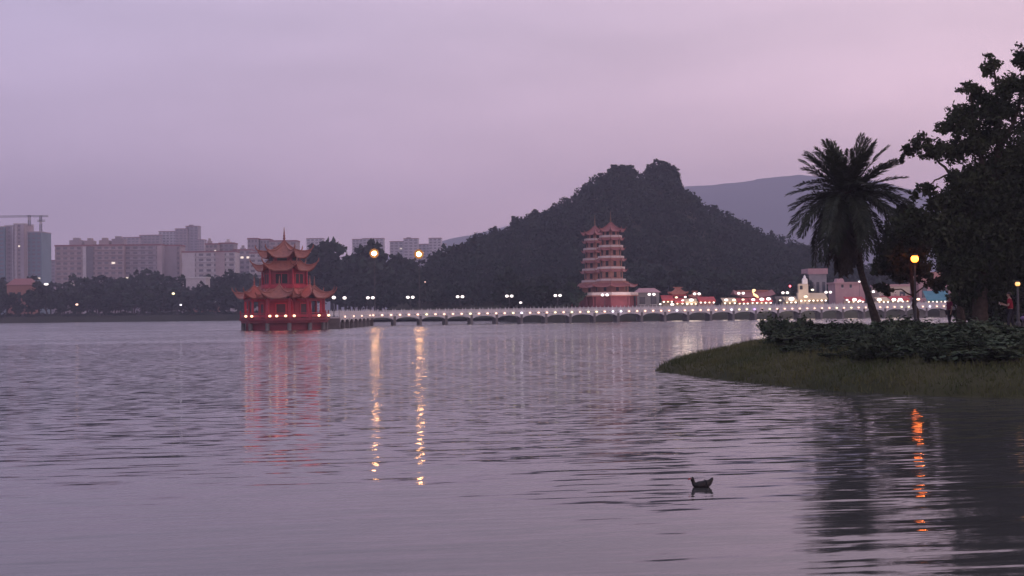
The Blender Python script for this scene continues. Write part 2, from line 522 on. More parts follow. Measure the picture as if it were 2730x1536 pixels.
# ------------------------------------------------------------------ foliage
def leaf_quads(c, size, r, aspect=.55, up=0.0):
    """rhombic leaf clumps at points c"""
    n = len(c)
    nrm = r.normal(size=(n, 3)); nrm[:, 2] += up
    nrm /= np.linalg.norm(nrm, axis=1)[:, None]
    a = r.normal(size=(n, 3)); u = np.cross(nrm, a); u /= np.linalg.norm(u, axis=1)[:, None]
    w = np.cross(nrm, u)
    s = (size * r.uniform(.6, 1.4, n))[:, None]
    bend = nrm * s * .25
    v = np.stack([c - u * s, c - w * s * aspect + bend, c + u * s, c + w * s * aspect + bend], 1)
    return v.reshape(-1, 3)

def blob_points(blobs, n, r, cl=14, clr=.22, shell=.55):
    """points gathered into twigs inside ellipsoids; blobs: (cx,cy,cz,rx,ry,rz)"""
    bl = np.array(blobs, float)
    vol = (bl[:, 3] * bl[:, 4] * bl[:, 5]) ** .8
    out = []
    for b, f in zip(bl, vol / vol.sum()):
        m = max(cl, int(n * f)); k = max(2, m // cl)
        dv = r.normal(size=(k, 3)); dv /= np.linalg.norm(dv, axis=1)[:, None]
        rad = (shell + (1 - shell) * r.random(k)) * (1 + .18 * r.normal(size=k))
        cc = dv * rad[:, None]
        pts = np.repeat(cc, cl, 0) + r.normal(size=(k * cl, 3)) * clr
        out.append(b[:3] + pts * b[3:6])
    return np.concatenate(out)

def far_tree_meshes(i, h, spread, kind):
    r = np.random.default_rng(100 + i)
    blobs = []
    nb = r.integers(6, 10)
    for j in range(nb):
        t = r.random(); a = r.uniform(0, 2 * PI)
        zc = h * (.38 + .50 * t)
        q = spread * (1 - .75 * max(0, t - .25)) * r.uniform(.2, .75)
        s = spread * r.uniform(.32, .55) * (1.1 - .45 * t)
        blobs.append((q * math.cos(a), q * math.sin(a), zc, s, s, s * r.uniform(.6, .9)))
    blobs.append((0, 0, h * .55, spread * .6, spread * .6, h * .25))
    c = blob_points(blobs, 900, r, 10, .2, .45)
    crown = np_mesh('crown', leaf_quads(c, .50, r, .7), 4, M['leaf_far'])
    tb = MB()
    tb.tube([(0, 0, -.6), (.1, 0, h * .25), (-.1, .1, h * .5), (0, 0, h * .8)], [.30, .24, .16, .05], 6)
    for j in range(4):
        b = blobs[j]
        tb.tube([(0, 0, h * .28), (b[0] * .5, b[1] * .5, (h * .28 + b[2]) / 2), (b[0], b[1], b[2])], [.13, .09, .03], 5)
    return crown, tb.mesh('trunk', M['bark'])

FT = [far_tree_meshes(i, 10.0, s, 0) for i, s in enumerate((3.6, 4.4, 3.2, 4.0, 5.0, 3.0, 3.8, 4.6))]
def far_tree(x, y, z, h, label, group, wide=1.0, i=None, name='broadleaf_tree'):
    i = random.randrange(len(FT)) if i is None else i
    t = thing(name, label, 'tree', (x, y, z), random.uniform(0, 6.28), group)
    s = h / 10.0
    link('crown', FT[i][0], t, scale=(s * wide, s * wide, s))
    link('trunk', FT[i][1], t, scale=(s, s, s))
    return t

_ON = ['', 'first', 'second', 'third', 'fourth', 'fifth', 'sixth', 'seventh', 'eighth', 'ninth', 'tenth', 'eleventh', 'twelfth', 'thirteenth', 'fourteenth',
       'fifteenth', 'sixteenth', 'seventeenth', 'eighteenth', 'nineteenth']
_TN = ['', '', 'twent', 'thirt', 'fort', 'fift', 'sixt', 'sevent', 'eight', 'ninet']
def nth(k):
    return _ON[k] if k < 20 else _TN[k // 10] + ('ieth' if k % 10 == 0 else 'y-' + _ON[k % 10])
_SHP = None
def d_shore(px):
    return float(np.interp(px, [q[0] for q in SHORE], [q[1] for q in SHORE]))

def by_top(px, ytop, d, zg, label, group, wide=1.0, name='broadleaf_tree'):
    p = W(px, ytop, d)
    return far_tree(p.x, d, zg, max(3.0, (p.z - zg) * 1.04), label, group, wide, name=name)

# trees of the left shore
LT = [(-30, 735), (0, 742), (40, 738), (64, 726), (100, 752), (135, 748), (170, 742), (200, 738), (232, 745), (262, 728), (292, 726), (320, 722), (352, 725), (385, 722),
      (420, 730), (455, 726), (490, 735), (520, 742), (550, 735), (580, 722), (610, 724), (636, 716), (668, 735), (700, 740), (735, 735), (770, 725), (800, 712)]
for i, (px, yt) in enumerate(LT):
    by_top(px, yt + random.uniform(-4, 6), random.uniform(625, 690), 2.2, f'{nth(i + 1)} dark tree from the left in the taller back row of the left shore', 'back row trees on the left shore', 1.15)
for i, px in enumerate(range(-25, 800, 25)):
    by_top(px + random.uniform(-9, 9), random.uniform(752, 800), d_shore(px) + random.uniform(14, 34), 1.0, f'{nth(i + 1)} low tree from the left in the front row of the left shore', 'front row trees on the left shore', 1.25)
# wood between the red pavilion and the hill
CT = [(806, 690), (832, 652), (858, 640), (884, 640), (905, 658), (930, 672), (956, 660), (985, 645), (1012, 652), (1040, 662), (1066, 680), (1096, 690), (1126, 690), (1150, 688), (1176, 668), (1200, 655), (1222, 642), (1248, 640), (1275, 628)]
for i, (px, yt) in enumerate(CT):
    by_top(px, yt, random.uniform(520, 545), 1.9, f'{nth(i + 1)} tall tree from the left between the red pavilion and the hill', 'tall trees between the pavilion and the hill', 1.05)
for i, px in enumerate(range(795, 1330, 24)):
    by_top(px + random.uniform(-8, 8), random.uniform(690, 735), d_shore(px) + random.uniform(30, 45), 1.8, f'{nth(i + 1)} middle-height tree from the pavilion in the wood behind the bridge', 'middle trees behind the bridge', 1.1)
for i, px in enumerate(range(915, 1530, 26)):
    by_top(px + random.uniform(-8, 8), random.uniform(738, 778), d_shore(px) + random.uniform(8, 18), 1.7, f'{nth(i + 1)} low shore tree from the pavilion behind the bridge railing', 'low trees along the shore behind the bridge', 1.25)
for i, px in enumerate(range(1330, 2150, 30)):
    by_top(px + random.uniform(-10, 10), random.uniform(715, 752), random.uniform(372, 392), 1.9, f'{nth(i + 1)} dark tree from the left at the foot of the wooded hill', 'trees at the foot of the hill', 1.15)
for i, (px, yt) in enumerate([(2180, 700), (2240, 716), (2320, 725), (2380, 712), (2440, 720), (2520, 715), (2600, 705), (2680, 712)]):
    by_top(px, yt, random.uniform(392, 420), 1.9, f'{nth(i + 1)} dark tree from the left behind the market buildings', 'trees behind the market', 1.2)

# woodland covering the hill (one mass of crowns)
n = 2600
x = rng.uniform(-58, 185, n); y = rng.uniform(395, 625, n)
z = hill_z(x, y)
k = z > 4
x, y, z = x[k], y[k], z[k]; n = len(x)
rad = rng.uniform(1.7, 5.2, n) * rng.uniform(.8, 1.1, n)
per = 150
dv = rng.normal(size=(n, per, 3)); dv /= np.linalg.norm(dv, axis=2)[:, :, None]
dv[:, :, 2] = np.abs(dv[:, :, 2]) * 1.05 - .25
dv *= (1 + .22 * np.sin(dv[:, :, :1] * 5 + x[:, None, None]) + .10 * rng.normal(size=(n, per, 1)))
cen = np.stack([x, y, z + 1.5 + rng.uniform(-.5, 2.2, n)], -1)
pts = cen[:, None, :] + dv * rad[:, None, None]
tag(link('woodland', np_mesh('woodland', leaf_quads(pts.reshape(-1, 3), .52, rng, .75, .4), 4, M['leaf_hill'])),
    'dense dark woodland covering the steep hill', 'woodland', kind='stuff')

# trees that stand out on the hill's skyline
RT = [(1265, 620, 1.1, 9), (1320, 604, 1.2, 9), (1372, 574, 1.1, 9), (1425, 558, 1.2, 9), (1480, 545, 1.1, 9), (1508, 526, 1.1, 9), (1560, 492, 1.1, 9), (1600, 458, 1.2, 9), (1634, 438, 1.3, 9), (1660, 431, 1.4, 9),
      (1684, 435, 1.2, 9), (1732, 434, 1.2, 9), (1750, 427, 1.4, 9), (1768, 424, 1.5, 9), (1785, 431, 1.3, 9), (1796, 446, 1.0, 8), (1850, 516, 1.0, 9), (1905, 543, 1.1, 9), (1945, 572, 1.0, 9), (1985, 595, 1.0, 9), (2050, 618, 1.0, 9)]
for i, (px, yt, wd, hgt) in enumerate(RT):
    p = W(px, yt, HD)
    far_tree(p.x, HD + random.uniform(-6, 2), p.z - hgt * .98, hgt, f'{nth(i + 1)} tree from the left standing out on the skyline of the hill', 'skyline trees on the hill ridge', wd)

# ------------------------------------------------------------------ the red pavilion on the lake
def curved_roof(n, rot, R, r_top, ze, zt, lift, thick=.18, na=8, nt=8, power=1.7, ext=.10):
    """concave tiled roof with upswept corners; returns MB"""
    mb = MB()
    A = n * na
    ap = math.cos(PI / n)
    vs = []
    for layer in (0, 1):
        for i in range(nt + 1):
            t = i / nt
            for j in range(A):
                loc = (j % na) / na * 2 - 1
                phi = rot + (j // na) * 2 * PI / n + (loc + 1) * PI / n
                pr = ap / math.cos(loc * PI / n)
                c = abs(loc)
                q = (1 - t) ** 2
                rr = (r_top + (R - r_top) * (1 - t)) * pr * (1 + ext * c ** 4 * q)
                z = ze + (zt - ze) * t ** power + lift * c ** 5 * q - layer * thick
                vs.append((rr * math.cos(phi), rr * math.sin(phi), z))
    fs = []
    B = (nt + 1) * A
    for i in range(nt):
        for j in range(A):
            k = (j + 1) % A
            fs.append((i * A + j, i * A + k, (i + 1) * A + k, (i + 1) * A + j))
            fs.append((B + (i + 1) * A + j, B + (i + 1) * A + k, B + i * A + k, B + i * A + j))
    for j in range(A):
        k = (j + 1) % A
        fs.append((B + j, B + k, k, j))
        fs.append((nt * A + j, nt * A + k, B + nt * A + k, B + nt * A + j))
    mb.add(vs, fs)
    return mb

def roof_ridges(n, rot, R, r_top, ze, zt, lift, rad=.11, power=1.7, ext=.10, horn=.5, nt=9):
    """ridge rolls along the hips, ending in a horn"""
    out = []
    for s in range(n):
        phi = rot + s * 2 * PI / n
        pts, rr = [], []
        for i in range(nt + 1):
            t = 1 - i / nt
            q = (1 - t) ** 2
            r = (r_top + (R - r_top) * (1 - t)) * (1 + ext * q)
            pts.append((r * math.cos(phi), r * math.sin(phi), ze + (zt - ze) * t ** power + lift * q + .06)); rr.append(rad)
        p = Vector(pts[-1]); dr = Vector((math.cos(phi), math.sin(phi), 0))
        pts.append(p + dr * horn * .35 + Vector((0, 0, horn * .45))); rr.append(rad * .9)
        pts.append(p + dr * horn * .42 + Vector((0, 0, horn * 1.0))); rr.append(rad * .35)
        out.append(MB().tube(pts, rr, 6))
    return out

def finial(h, r):
    return MB().lathe([(r * 1.5, 0), (r * 1.6, h * .06), (r * .7, h * .12), (r * 1.1, h * .22), (r * .6, h * .32), (r * .9, h * .42),
                       (r * .5, h * .52), (r * .62, h * .62), (r * .35, h * .72), (r * .3, h * .92), (r * .05, h)], 8)

def poly_ring(n, R, rot=0.0):
    return [(R * math.cos(rot + 2 * PI * i / n), R * math.sin(rot + 2 * PI * i / n)) for i in range(n)]

def build_pavilion():
    d = 237.0
    cx = W(758, 700, d).x
    t = thing('lake_pavilion', 'red three-tiered lakeside pavilion with upswept orange roofs standing on piers', 'pavilion', (cx, d, 0))
    rot = 0.0                       # a flat side looks at the camera
    # platform on piers
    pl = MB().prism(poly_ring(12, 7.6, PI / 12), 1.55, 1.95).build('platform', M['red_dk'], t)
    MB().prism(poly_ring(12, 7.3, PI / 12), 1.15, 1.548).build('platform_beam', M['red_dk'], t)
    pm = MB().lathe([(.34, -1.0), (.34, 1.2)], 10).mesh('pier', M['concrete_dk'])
    for i in range(12):
        a = 2 * PI * i / 12 + PI / 12
        link('pier', pm, t, (6.95 * math.cos(a), 6.95 * math.sin(a), 0))
    for i in range(6):
        a = 2 * PI * i / 6
        link('pier', pm, t, (3.6 * math.cos(a), 3.6 * math.sin(a), 0))
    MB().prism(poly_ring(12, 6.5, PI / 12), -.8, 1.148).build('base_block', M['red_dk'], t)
    # railing round the platform
    ring = poly_ring(12, 7.35, PI / 12)
    for i in range(12):
        a, b = Vector((*ring[i], 0)), Vector((*ring[(i + 1) % 12], 0))
        e = b - a; m = Matrix.Translation((a + b) / 2) @ Matrix.Rotation(math.atan2(e.y, e.x), 4, 'Z')
        L = e.length
        r = MB().box(-L / 2 + .1, L / 2 - .1, -.06, .06, 2.72, 2.84, m)
        r.box(-L / 2 + .1, L / 2 - .1, -.04, .04, 2.10, 2.55, m)
        r.build('railing_panel', M['red'], t)
    po = MB().box(-.10, .10, -.10, .10, 1.952, 3.0).ball((0, 0, 3.08), .13, 8, 5).mesh('railing_post', M['red'])
    for x, y in ring:
        link('railing_post', po, t, (x, y, 0))
    # lower storey: columns, walls set back
    cm = MB().lathe([(.30, 1.95), (.30, 2.2), (.22, 2.25), (.22, 5.0), (.30, 5.1), (.30, 5.3)], 10).mesh('column', M['red'])
    for i in range(6):
        ph = PI / 6 + i * PI / 3
        o = Vector((math.cos(ph), math.sin(ph), 0)); s = Vector((-o.y, o.x, 0))
        for k in (-1.75, 1.75):
            p = o * 6.3 + s * k
            link('column', cm, t, p)
        p = o * 3.9 + s * 1.9
        link('column', cm, t, p)
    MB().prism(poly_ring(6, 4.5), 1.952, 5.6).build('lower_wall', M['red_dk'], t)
    for i in range(6):
        ph = PI / 6 + i * PI / 3
        m = Matrix.Rotation(ph, 4, 'Z')
        dm = MB().box(3.91, 3.97, -.75, .75, 1.96, 4.3, m).build('doorway', M['dark'], t)
        fr = MB().box(3.905, 4.03, -.92, -.752, 1.955, 4.45, m).box(3.905, 4.03, .752, .92, 1.955, 4.45, m).box(3.905, 4.03, -.75, .75, 4.302, 4.45, m)
        fr.build('door_frame', M['red'], t)
        # eave beam between the porch columns
        MB().box(6.15, 6.42, -1.95, 1.95, 4.75, 5.18, m).build('porch_beam', M['red'], t)
        MB().box(4.2, 6.14, -1.9, -1.66, 4.8, 5.12, m).box(4.2, 6.14, 1.66, 1.9, 4.8, 5.12, m).build('porch_tie_beam', M['red'], t)
    # lower skirt roof and six porch roofs
    sk = curved_roof(6, 0, 6.6, 3.9, 5.25, 6.9, .55, .2).build('skirt_roof', M['tile'], t)
    for r in roof_ridges(6, 0, 6.6, 3.9, 5.25, 6.9, .55, .12, horn=.6): r.build('roof_ridge', M['tile'], sk)
    for i in range(6):
        ph = PI / 6 + i * PI / 3
        c = Vector((5.35 * math.cos(ph), 5.35 * math.sin(ph), 0))
        rf = link('porch_roof', curved_roof(4, PI / 4 + ph, 3.25, .12, 5.32, 7.35, 1.05, .18, 8, 8, 1.6, .16).mesh('porch_roof', M['tile']), t, c)
        for r in roof_ridges(4, PI / 4 + ph, 3.25, .12, 5.32, 7.35, 1.05, .11, 1.6, .16, horn=.75): r.build('roof_ridge', M['tile'], rf)
        finial(1.7, .16).build('roof_finial', M['tile'], rf, loc=(0, 0, 7.3))
    # second storey
    MB().prism(poly_ring(6, 3.55), 5.602, 10.3).build('middle_wall', M['red_dk'], t)
    c2 = MB().lathe([(.17, 6.6), (.17, 10.2)], 8).mesh('upper_column', M['red'])
    for x, y in poly_ring(6, 3.75):
        link('upper_column', c2, t, (x, y, 0))
    for i in range(6):
        ph = PI / 6 + i * PI / 3
        m = Matrix.Rotation(ph, 4, 'Z')
        w = MB().box(3.08, 3.13, -1.0, 1.0, 7.75, 9.3, m).build('window', M['dark'], t)
        MB().box(3.08, 3.18, -1.12, -1.002, 7.65, 9.42, m).box(3.08, 3.18, 1.002, 1.12, 7.65, 9.42, m).box(3.08, 3.18, -.06, .06, 7.75, 9.3, m).box(3.08, 3.18, -1.0, 1.0, 9.302, 9.42, m).build('window_frame', M['red'], w)
        MB().box(3.42, 3.50, -1.9, 1.9, 6.95, 7.55, m).build('balcony_panel', M['red'], t)
    mr = curved_roof(6, 0, 4.9, 2.7, 9.95, 11.6, 1.25, .2, 8, 8, 1.6, .12).build('middle_roof', M['tile'], t)
    for r in roof_ridges(6, 0, 4.9, 2.7, 9.95, 11.6, 1.25, .13, 1.6, .12, horn=.8): r.build('roof_ridge', M['tile'], mr)
    # third storey
    MB().prism(poly_ring(6, 2.75), 10.302, 12.6).build('upper_wall', M['red_dk'], t)
    for i in range(6):
        ph = PI / 6 + i * PI / 3
        m = Matrix.Rotation(ph, 4, 'Z')
        MB().box(2.385, 2.44, -.8, .8, 11.55, 12.05, m).build('window', M['dark'], t)
    tr = curved_roof(6, 0, 4.0, .16, 12.15, 14.8, 1.25, .2, 8, 10, 1.55, .14).build('top_roof', M['tile'], t)
    for r in roof_ridges(6, 0, 4.0, .16, 12.15, 14.8, 1.25, .13, 1.55, .14, horn=.85): r.build('roof_ridge', M['tile'], tr)
    finial(2.4, .22).build('spire', M['tile_red'], t, loc=(0, 0, 14.85))
    # lamps on the platform edge (pixel columns read from the photograph)
    lm = MB().box(-.13, .13, -.13, .13, 1.952, 2.12).mesh('lamp_base', M['metal'])
    lb = MB().ball((0, 0, 2.32), .21, 10, 6, (1.15, 1, .9)).mesh('platform_lamp', M['bulb_plat'])
    for px in (649.7, 668.5, 720.4, 739.1, 762.3, 784.4, 844, 864):
        x = PX(px + .9, 230.5) - cx
        y = -math.sqrt(max(.2, 7.72 ** 2 - min(abs(x), 7.55) ** 2)) * .98
        o = link('platform_lamp', lb, t, (x, y, 0)); link('lamp_base', lm, o)
    # red lamps inside, as the glowing walls show
    for (x, y, z, e) in ((0, -5.4, 3.6, 34), (-4.9, -2.8, 3.6, 30), (4.9, -2.8, 3.6, 30), (3.6, -3.6, 7.9, 24), (-3.7, -3.5, 7.7, 14)):
        l = bpy.data.lights.new('red_lantern_light', 'POINT'); l.energy = e; l.energy = e * 2.1; l.color = (1, .15, .17); l.shadow_soft_size = 1.3
        lo = bpy.data.objects.new('red_lantern_light', l); COL.objects.link(lo); lo.parent = t; lo.location = (x, y, z)
    return t
M['bulb_plat'] = emit('platform lamp', (1.0, .60, .32), 2.2, True)
build_pavilion()

# ------------------------------------------------------------------ the footbridge
B0 = Vector((-29.5, 286.0, 0)); B1 = Vector((100.0, 326.0, 0)); BK = Vector((-31.2, 244.6, 0))
DZ0, DZ1 = 2.05, 2.45
bridge = thing('footbridge', 'long low white footbridge on many shallow arches leading to the red pavilion', 'bridge')
def bridge_run(A, Bp, zA, zB, span, lamp_step, wid=2.6):
    e = Bp - A; L = Vector((e.x, e.y, 0)).length
    u = Vector((e.x, e.y, 0)) / L; nrm = Vector((u.y, -u.x, 0))     # nrm points to the camera side
    ang = math.atan2(u.y, u.x)
    def at(s, off, z):
        k = s / L
        return A + u * s + nrm * off + Vector((0, 0, zA + (zB - zA) * k + z))
    # deck
    d = MB()
    q = [at(0, -wid / 2, 0), at(L, -wid / 2, 0), at(L, wid / 2, 0), at(0, wid / 2, 0)]
    d.add([p + Vector((0, 0, -.22)) for p in q] + q, [(3, 2, 1, 0), (4, 5, 6, 7), (0, 1, 5, 4), (1, 2, 6, 5), (2, 3, 7, 6), (3, 0, 4, 7)])
    d.build('deck', M['concrete'], bridge)
    ns = max(1, round(L / span)); sl = L / ns
    # arched beams, one per span and side, and piers
    for i in range(ns):
        for side in (-1, 1):
            top, bot = [], []
            for j in range(9):
                s = i * sl + .28 + (sl - .56) * j / 8
                c = 1 - (2 * j / 8 - 1) ** 2
                top.append(-.222); bot.append(-.95 + .52 * c ** .6)
            vs = []
            for j in range(9):
                s = i * sl + .28 + (sl - .56) * j / 8
                for off in (wid / 2 - .28, wid / 2 - .02):
                    vs.append(at(s, side * off, top[j])); vs.append(at(s, side * off, bot[j]))
            fs = []
            for j in range(8):
                a, b = j * 4, (j + 1) * 4
                fs += [(a, b, b + 1, a + 1), (a + 2, a + 3, b + 3, b + 2), (a + 1, b + 1, b + 3, a + 3), (a, a + 2, b + 2, b)]
            fs += [(0, 1, 3, 2), (32, 34, 35, 33)]
            MB().add(vs, fs).build('arch_beam', M['concrete'], bridge)
    for i in range(ns + 1):
        m = Matrix.Translation(at(i * sl, 0, 0)) @ Matrix.Rotation(ang, 4, 'Z')
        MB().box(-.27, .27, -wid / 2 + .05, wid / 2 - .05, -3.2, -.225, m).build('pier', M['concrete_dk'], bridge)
    # railing: posts, panels, hand rail, edge lights
    npz = max(1, round(L / lamp_step)); pl = L / npz
    pm = MB().box(-.08, .08, -.08, .08, 0, 1.06).lathe([(.09, 1.06), (.10, 1.1), (.04, 1.16), (.08, 1.23), (.02, 1.3)], 6).mesh('railing_post', M['concrete'])
    pan = MB().box(-pl / 2 + .1, pl / 2 - .1, -.05, .05, .10, .78).box(-pl / 2 + .1, pl / 2 - .1, -.06, .06, .84, .98).mesh('railing_panel', M['concrete'])
    for i in range(npz + 1):
        for side in (-1, 1):
            link('railing_post', pm, bridge, at(i * pl, side * (wid / 2 - .12), 0), (0, 0, ang))
            if i < npz:
                link('railing_panel', pan, bridge, at((i + .5) * pl, side * (wid / 2 - .12), 0), (0, 0, ang))
    return at, L, pl, npz, ang
atM, LM_, pl_, npz_, angM = bridge_run(B0, B1, DZ0, DZ1, 5.4, 1.85)
lampm = {k: MB().ball((0, -.14, .0), .17, 10, 6, (1.5, .8, .95)).mesh('edge_light', M[k]) for k in ('bulb_edge', 'bulb_edge_w', 'bulb_edge_y', 'bulb_edge_v')}
r5 = random.Random(5)
for i in range(npz_):
    k = 'bulb_edge'
    q = r5.random()
    if q < .16: k = 'bulb_edge_y'
    elif q < .22: k = 'bulb_edge_w'
    if i == 46: k = 'bulb_edge_v'
    link('edge_light', lampm[k], bridge, atM((i + .5) * pl_, 1.3, .05), (0, 0, angM))
BKat, LK, plk, npk, angK = bridge_run(B0, BK, DZ0, 1.97, 5.0, 2.6)
for s in (6, 17, 27, 37):
    link('edge_light', lampm['bulb_edge'], bridge, BKat(s, -1.3, .05), (0, 0, angK + PI))

ORD = ['first', 'second', 'third', 'fourth', 'fifth', 'sixth', 'seventh', 'eighth', 'ninth', 'tenth', 'eleventh', 'twelfth', 'thirteenth']
tw_post = MB().lathe([(.16, 0), (.16, .25), (.08, .35), (.06, 3.35), (.09, 3.4), (.03, 3.6)], 8).mesh('post', M['metal'])
tw_arm = MB().tube([(-.48, 0, 3.45), (-.25, 0, 3.36), (0, 0, 3.3), (.25, 0, 3.36), (.48, 0, 3.45)], .035, 6).mesh('arm', M['metal'])
tw_globe = MB().ball((0, 0, 0), .31, 10, 7, (1.15, 1, .9)).mesh('lamp_globe', M['bulb_w'])
def on_bridge(px):
    # where the sight line at this column crosses the bridge
    k = (px - 1365) / FPX
    e = B1 - B0
    s = (k * B0.y - B0.x) / (e.x - k * e.y)
    return B0 + e * s, s
for i, px in enumerate((1096, 1229, 1360.6, 1490, 1616, 1741, 1862, 1980, 2098, 2213, 2328)):
    p, s = on_bridge(px)
    n_ = Vector((math.sin(angM), -math.cos(angM), 0))
    t = thing('twin_lamp', f'{ORD[i + 1]} white twin-globe lamp post along the bridge, counted from the pavilion', 'lamp', p - n_ * .85 + Vector((0, 0, DZ0 + (DZ1 - DZ0) * s)), 0.05, 'twin lamps along the footbridge')
    link('post', tw_post, t); link('arm', tw_arm, t)
    link('lamp_globe', tw_globe, t, (-.5, 0, 3.62)); link('lamp_globe', tw_globe, t, (.5, 0, 3.62))
p = B0 + Vector((.6, .7, DZ0))
t = thing('twin_lamp', 'first white twin-globe lamp post along the bridge, nearest the pavilion', 'lamp', p, 0.05, 'twin lamps along the footbridge')
link('post', tw_post, t); link('arm', tw_arm, t)
link('lamp_globe', tw_globe, t, (-.5, 0, 3.62)); link('lamp_globe', tw_globe, t, (.5, 0, 3.62))
# two single globes on the short link to the pavilion
sg = MB().lathe([(.14, 0), (.14, .25), (.07, .3), (.055, 3.2), (.09, 3.25)], 8).mesh('post', M['metal'])
for px, dd, lab in ((885, 252, 'single white globe lamp beside the right eave of the red pavilion'), (911, 264, 'single white globe lamp between the pavilion eave and the twin lamps')):
    s = (B0.y - dd) / (B0.y - BK.y) * LK
    pz = BKat(s, 0, 0)
    t = thing('globe_lamp', lab, 'lamp', (PX(px, dd), dd, pz.z))
    # keep it on the deck
    t.location.x = max(min(t.location.x, pz.x + 1.05), pz.x - 1.05)
    link('post', sg, t); link('lamp_globe', tw_globe, t, (0, 0, 3.47))

# two tall sodium floodlights standing on the bridge
def sodium(px, py, label):
    b_, k = on_bridge(px)
    d = b_.y + .85
    zg = DZ0 + (DZ1 - DZ0) * k
    p = W(px, py, d)
    t = thing('street_lamp', label, 'lamp', (p.x, d, zg))
    h = p.z - zg
    MB().lathe([(.22, 0), (.22, .5), (.13, .6), (.07, h - .1)], 10).build('pole', M['metal'], t)
    MB().tube([(0, 0, h - .3), (0, -.12, h + .05), (0, -.25, h + .1)], .06, 8).build('arm', M['metal'], t)
    bw = MB()
    prof = [(.10, 0.0), (.58, -.05), (.86, -.20), (.97, -.42), (1.0, -.42), (.92, -.17), (.60, 0.0), (.10, .06)]
    vs, fs = [], []
    for r_, y_ in prof:
        for j in range(18):
            q = 2 * PI * j / 18
            vs.append((r_ * math.cos(q), -.25 + y_, h + r_ * math.sin(q)))
    for i in range(len(prof) - 1):
        for j in range(18):
            fs.append((i * 18 + j, i * 18 + (j + 1) % 18, (i + 1) * 18 + (j + 1) % 18, (i + 1) * 18 + j))
    fs.append(tuple(range(18)))
    hd = bw.add(vs, fs).build('halo_bowl', M['halo_bowl'], t, True)  # bowl added to catch the bulb's glow and imitate an orange halo
    MB().ball((0, -.66, h), .46, 12, 8, (1, .8, .9)).build('bulb', M['bulb_sod'], hd)
    return t
sodium(998, 676, 'left of the two tall amber street lamps above the bridge')
sodium(1117, 678, 'right of the two tall amber street lamps above the bridge')

# ------------------------------------------------------------------ the twin pagodas
def pagoda(px, d, label, rz):
    cx = PX(px, d)
    t = thing('pagoda', label, 'pagoda', (cx, d, 0), rz)
    n = 8; rot = PI / 8
    ap = math.cos(PI / n)
    def ring_panels(R, z0, z1, m_, name, parent, th=.12):
        pts = poly_ring(n, R, rot)
        for i in range(n):
            a, b = Vector((*pts[i], 0)), Vector((*pts[(i + 1) % n], 0))
            e = b - a; mm = Matrix.Translation((a + b) / 2) @ Matrix.Rotation(math.atan2(e.y, e.x), 4, 'Z')
            L = e.length
            MB().box(-L / 2 + .07, L / 2 - .07, -th / 2, th / 2, z0, z1, mm).build(name, m_, parent)
    MB().prism(poly_ring(n, 6.5, rot), 0, 2.3).build('base', M['concrete_dk'], t)
    MB().prism(poly_ring(n, 5.2, rot), 2.3, 5.75).build('lower_wall', M['red_old'], t)
    cm = MB().lathe([(.17, 2.302), (.17, 5.75)], 8).mesh('column', M['red_old'])
    for x, y in poly_ring(n, 5.75, rot):
        link('column', cm, t, (x, y, 0))
    # wide lower balcony
    f = MB().prism(poly_ring(n, 6.3, rot), 5.752, 6.0).build('balcony_floor', M['brick'], t)
    ring_panels(6.2, 6.002, 6.62, M['rail'], 'balustrade_panel', f)
    levels = [9.55, 12.35, 14.85, 17.35, 19.65]
    radii = [3.45, 3.28, 3.1, 2.9, 2.68]
    zb = 6.0
    for li in range(6):
        last = li == 5
        ztop = levels[li] - .45 if not last else 21.0
        Rw = (4.0 if li == 0 else radii[li - 1] - .75)
        MB().prism(poly_ring(n, Rw, rot), zb + .002, ztop).build('storey_wall', M['brick'], t)
        for i in range(n):
            ph = rot + PI / n + 2 * PI * i / n
            m = Matrix.Rotation(ph, 4, 'Z')
            zc = zb + (ztop - zb) * .30
            w = MB().box(Rw * ap - .02, Rw * ap + .04, -.33, .33, zc, zc + min(1.25, (ztop - zb) * .5), m).build('window', M['dark'], t)
        # eave under the next balcony
        Re = 5.7 if li == 0 else (radii[li] + .24 if not last else 3.2)
        if not last:
            rin = radii[li] - .1
            z_e = ztop - (1.15 if li == 0 else .42)
            rf = curved_roof(n, rot, Re, rin, z_e, ztop + .1, .38, .14, 6, 4, 1.2, .06).build('eave_roof', M['tile_red'], t)
            for r in roof_ridges(n, rot, Re, rin, z_e, ztop + .1, .38, .06, 1.2, .06, .3, 4): r.build('roof_ridge', M['tile_red'], rf)
            f = MB().prism(poly_ring(n, radii[li], rot), ztop, ztop + .2).build('balcony_floor', M['brick'], t)
            ring_panels(radii[li] - .08, ztop + .202, ztop + .68, M['rail'], 'balustrade_panel', f)
            zb = ztop + .2
        else:
            rf = curved_roof(n, rot, 3.15, .2, 20.75, 22.9, .6, .16, 6, 7, 1.5, .08).build('top_roof', M['tile_red'], t)
            for r in roof_ridges(n, rot, 3.15, .2, 20.75, 22.9, .6, .07, 1.5, .08, .45): r.build('roof_ridge', M['tile_red'], rf)
            finial(2.9, .17).build('spire', M['gold_tile'], t, loc=(0, 0, 22.8))
    return t
M['red_old'] = mat('faded dark red wall', (.13, .035, .045), (.19, .055, .065), .8, 1.0, .2)
M['rail'] = mat('cream balustrade', (.46, .38, .37), (.56, .47, .45), .7, 1.5, .2)
M['gold_tile'] = mat('gilded spire', (.14, .08, .05), (.20, .11, .07), .45, 2.0, .4)
pagoda(1630, 327, 'right-hand red tiered pagoda with white balconies, standing in front', PI / 8 - .08)
pagoda(1588, 341, 'left-hand red tiered pagoda half hidden behind the front one', PI / 8 - .08)
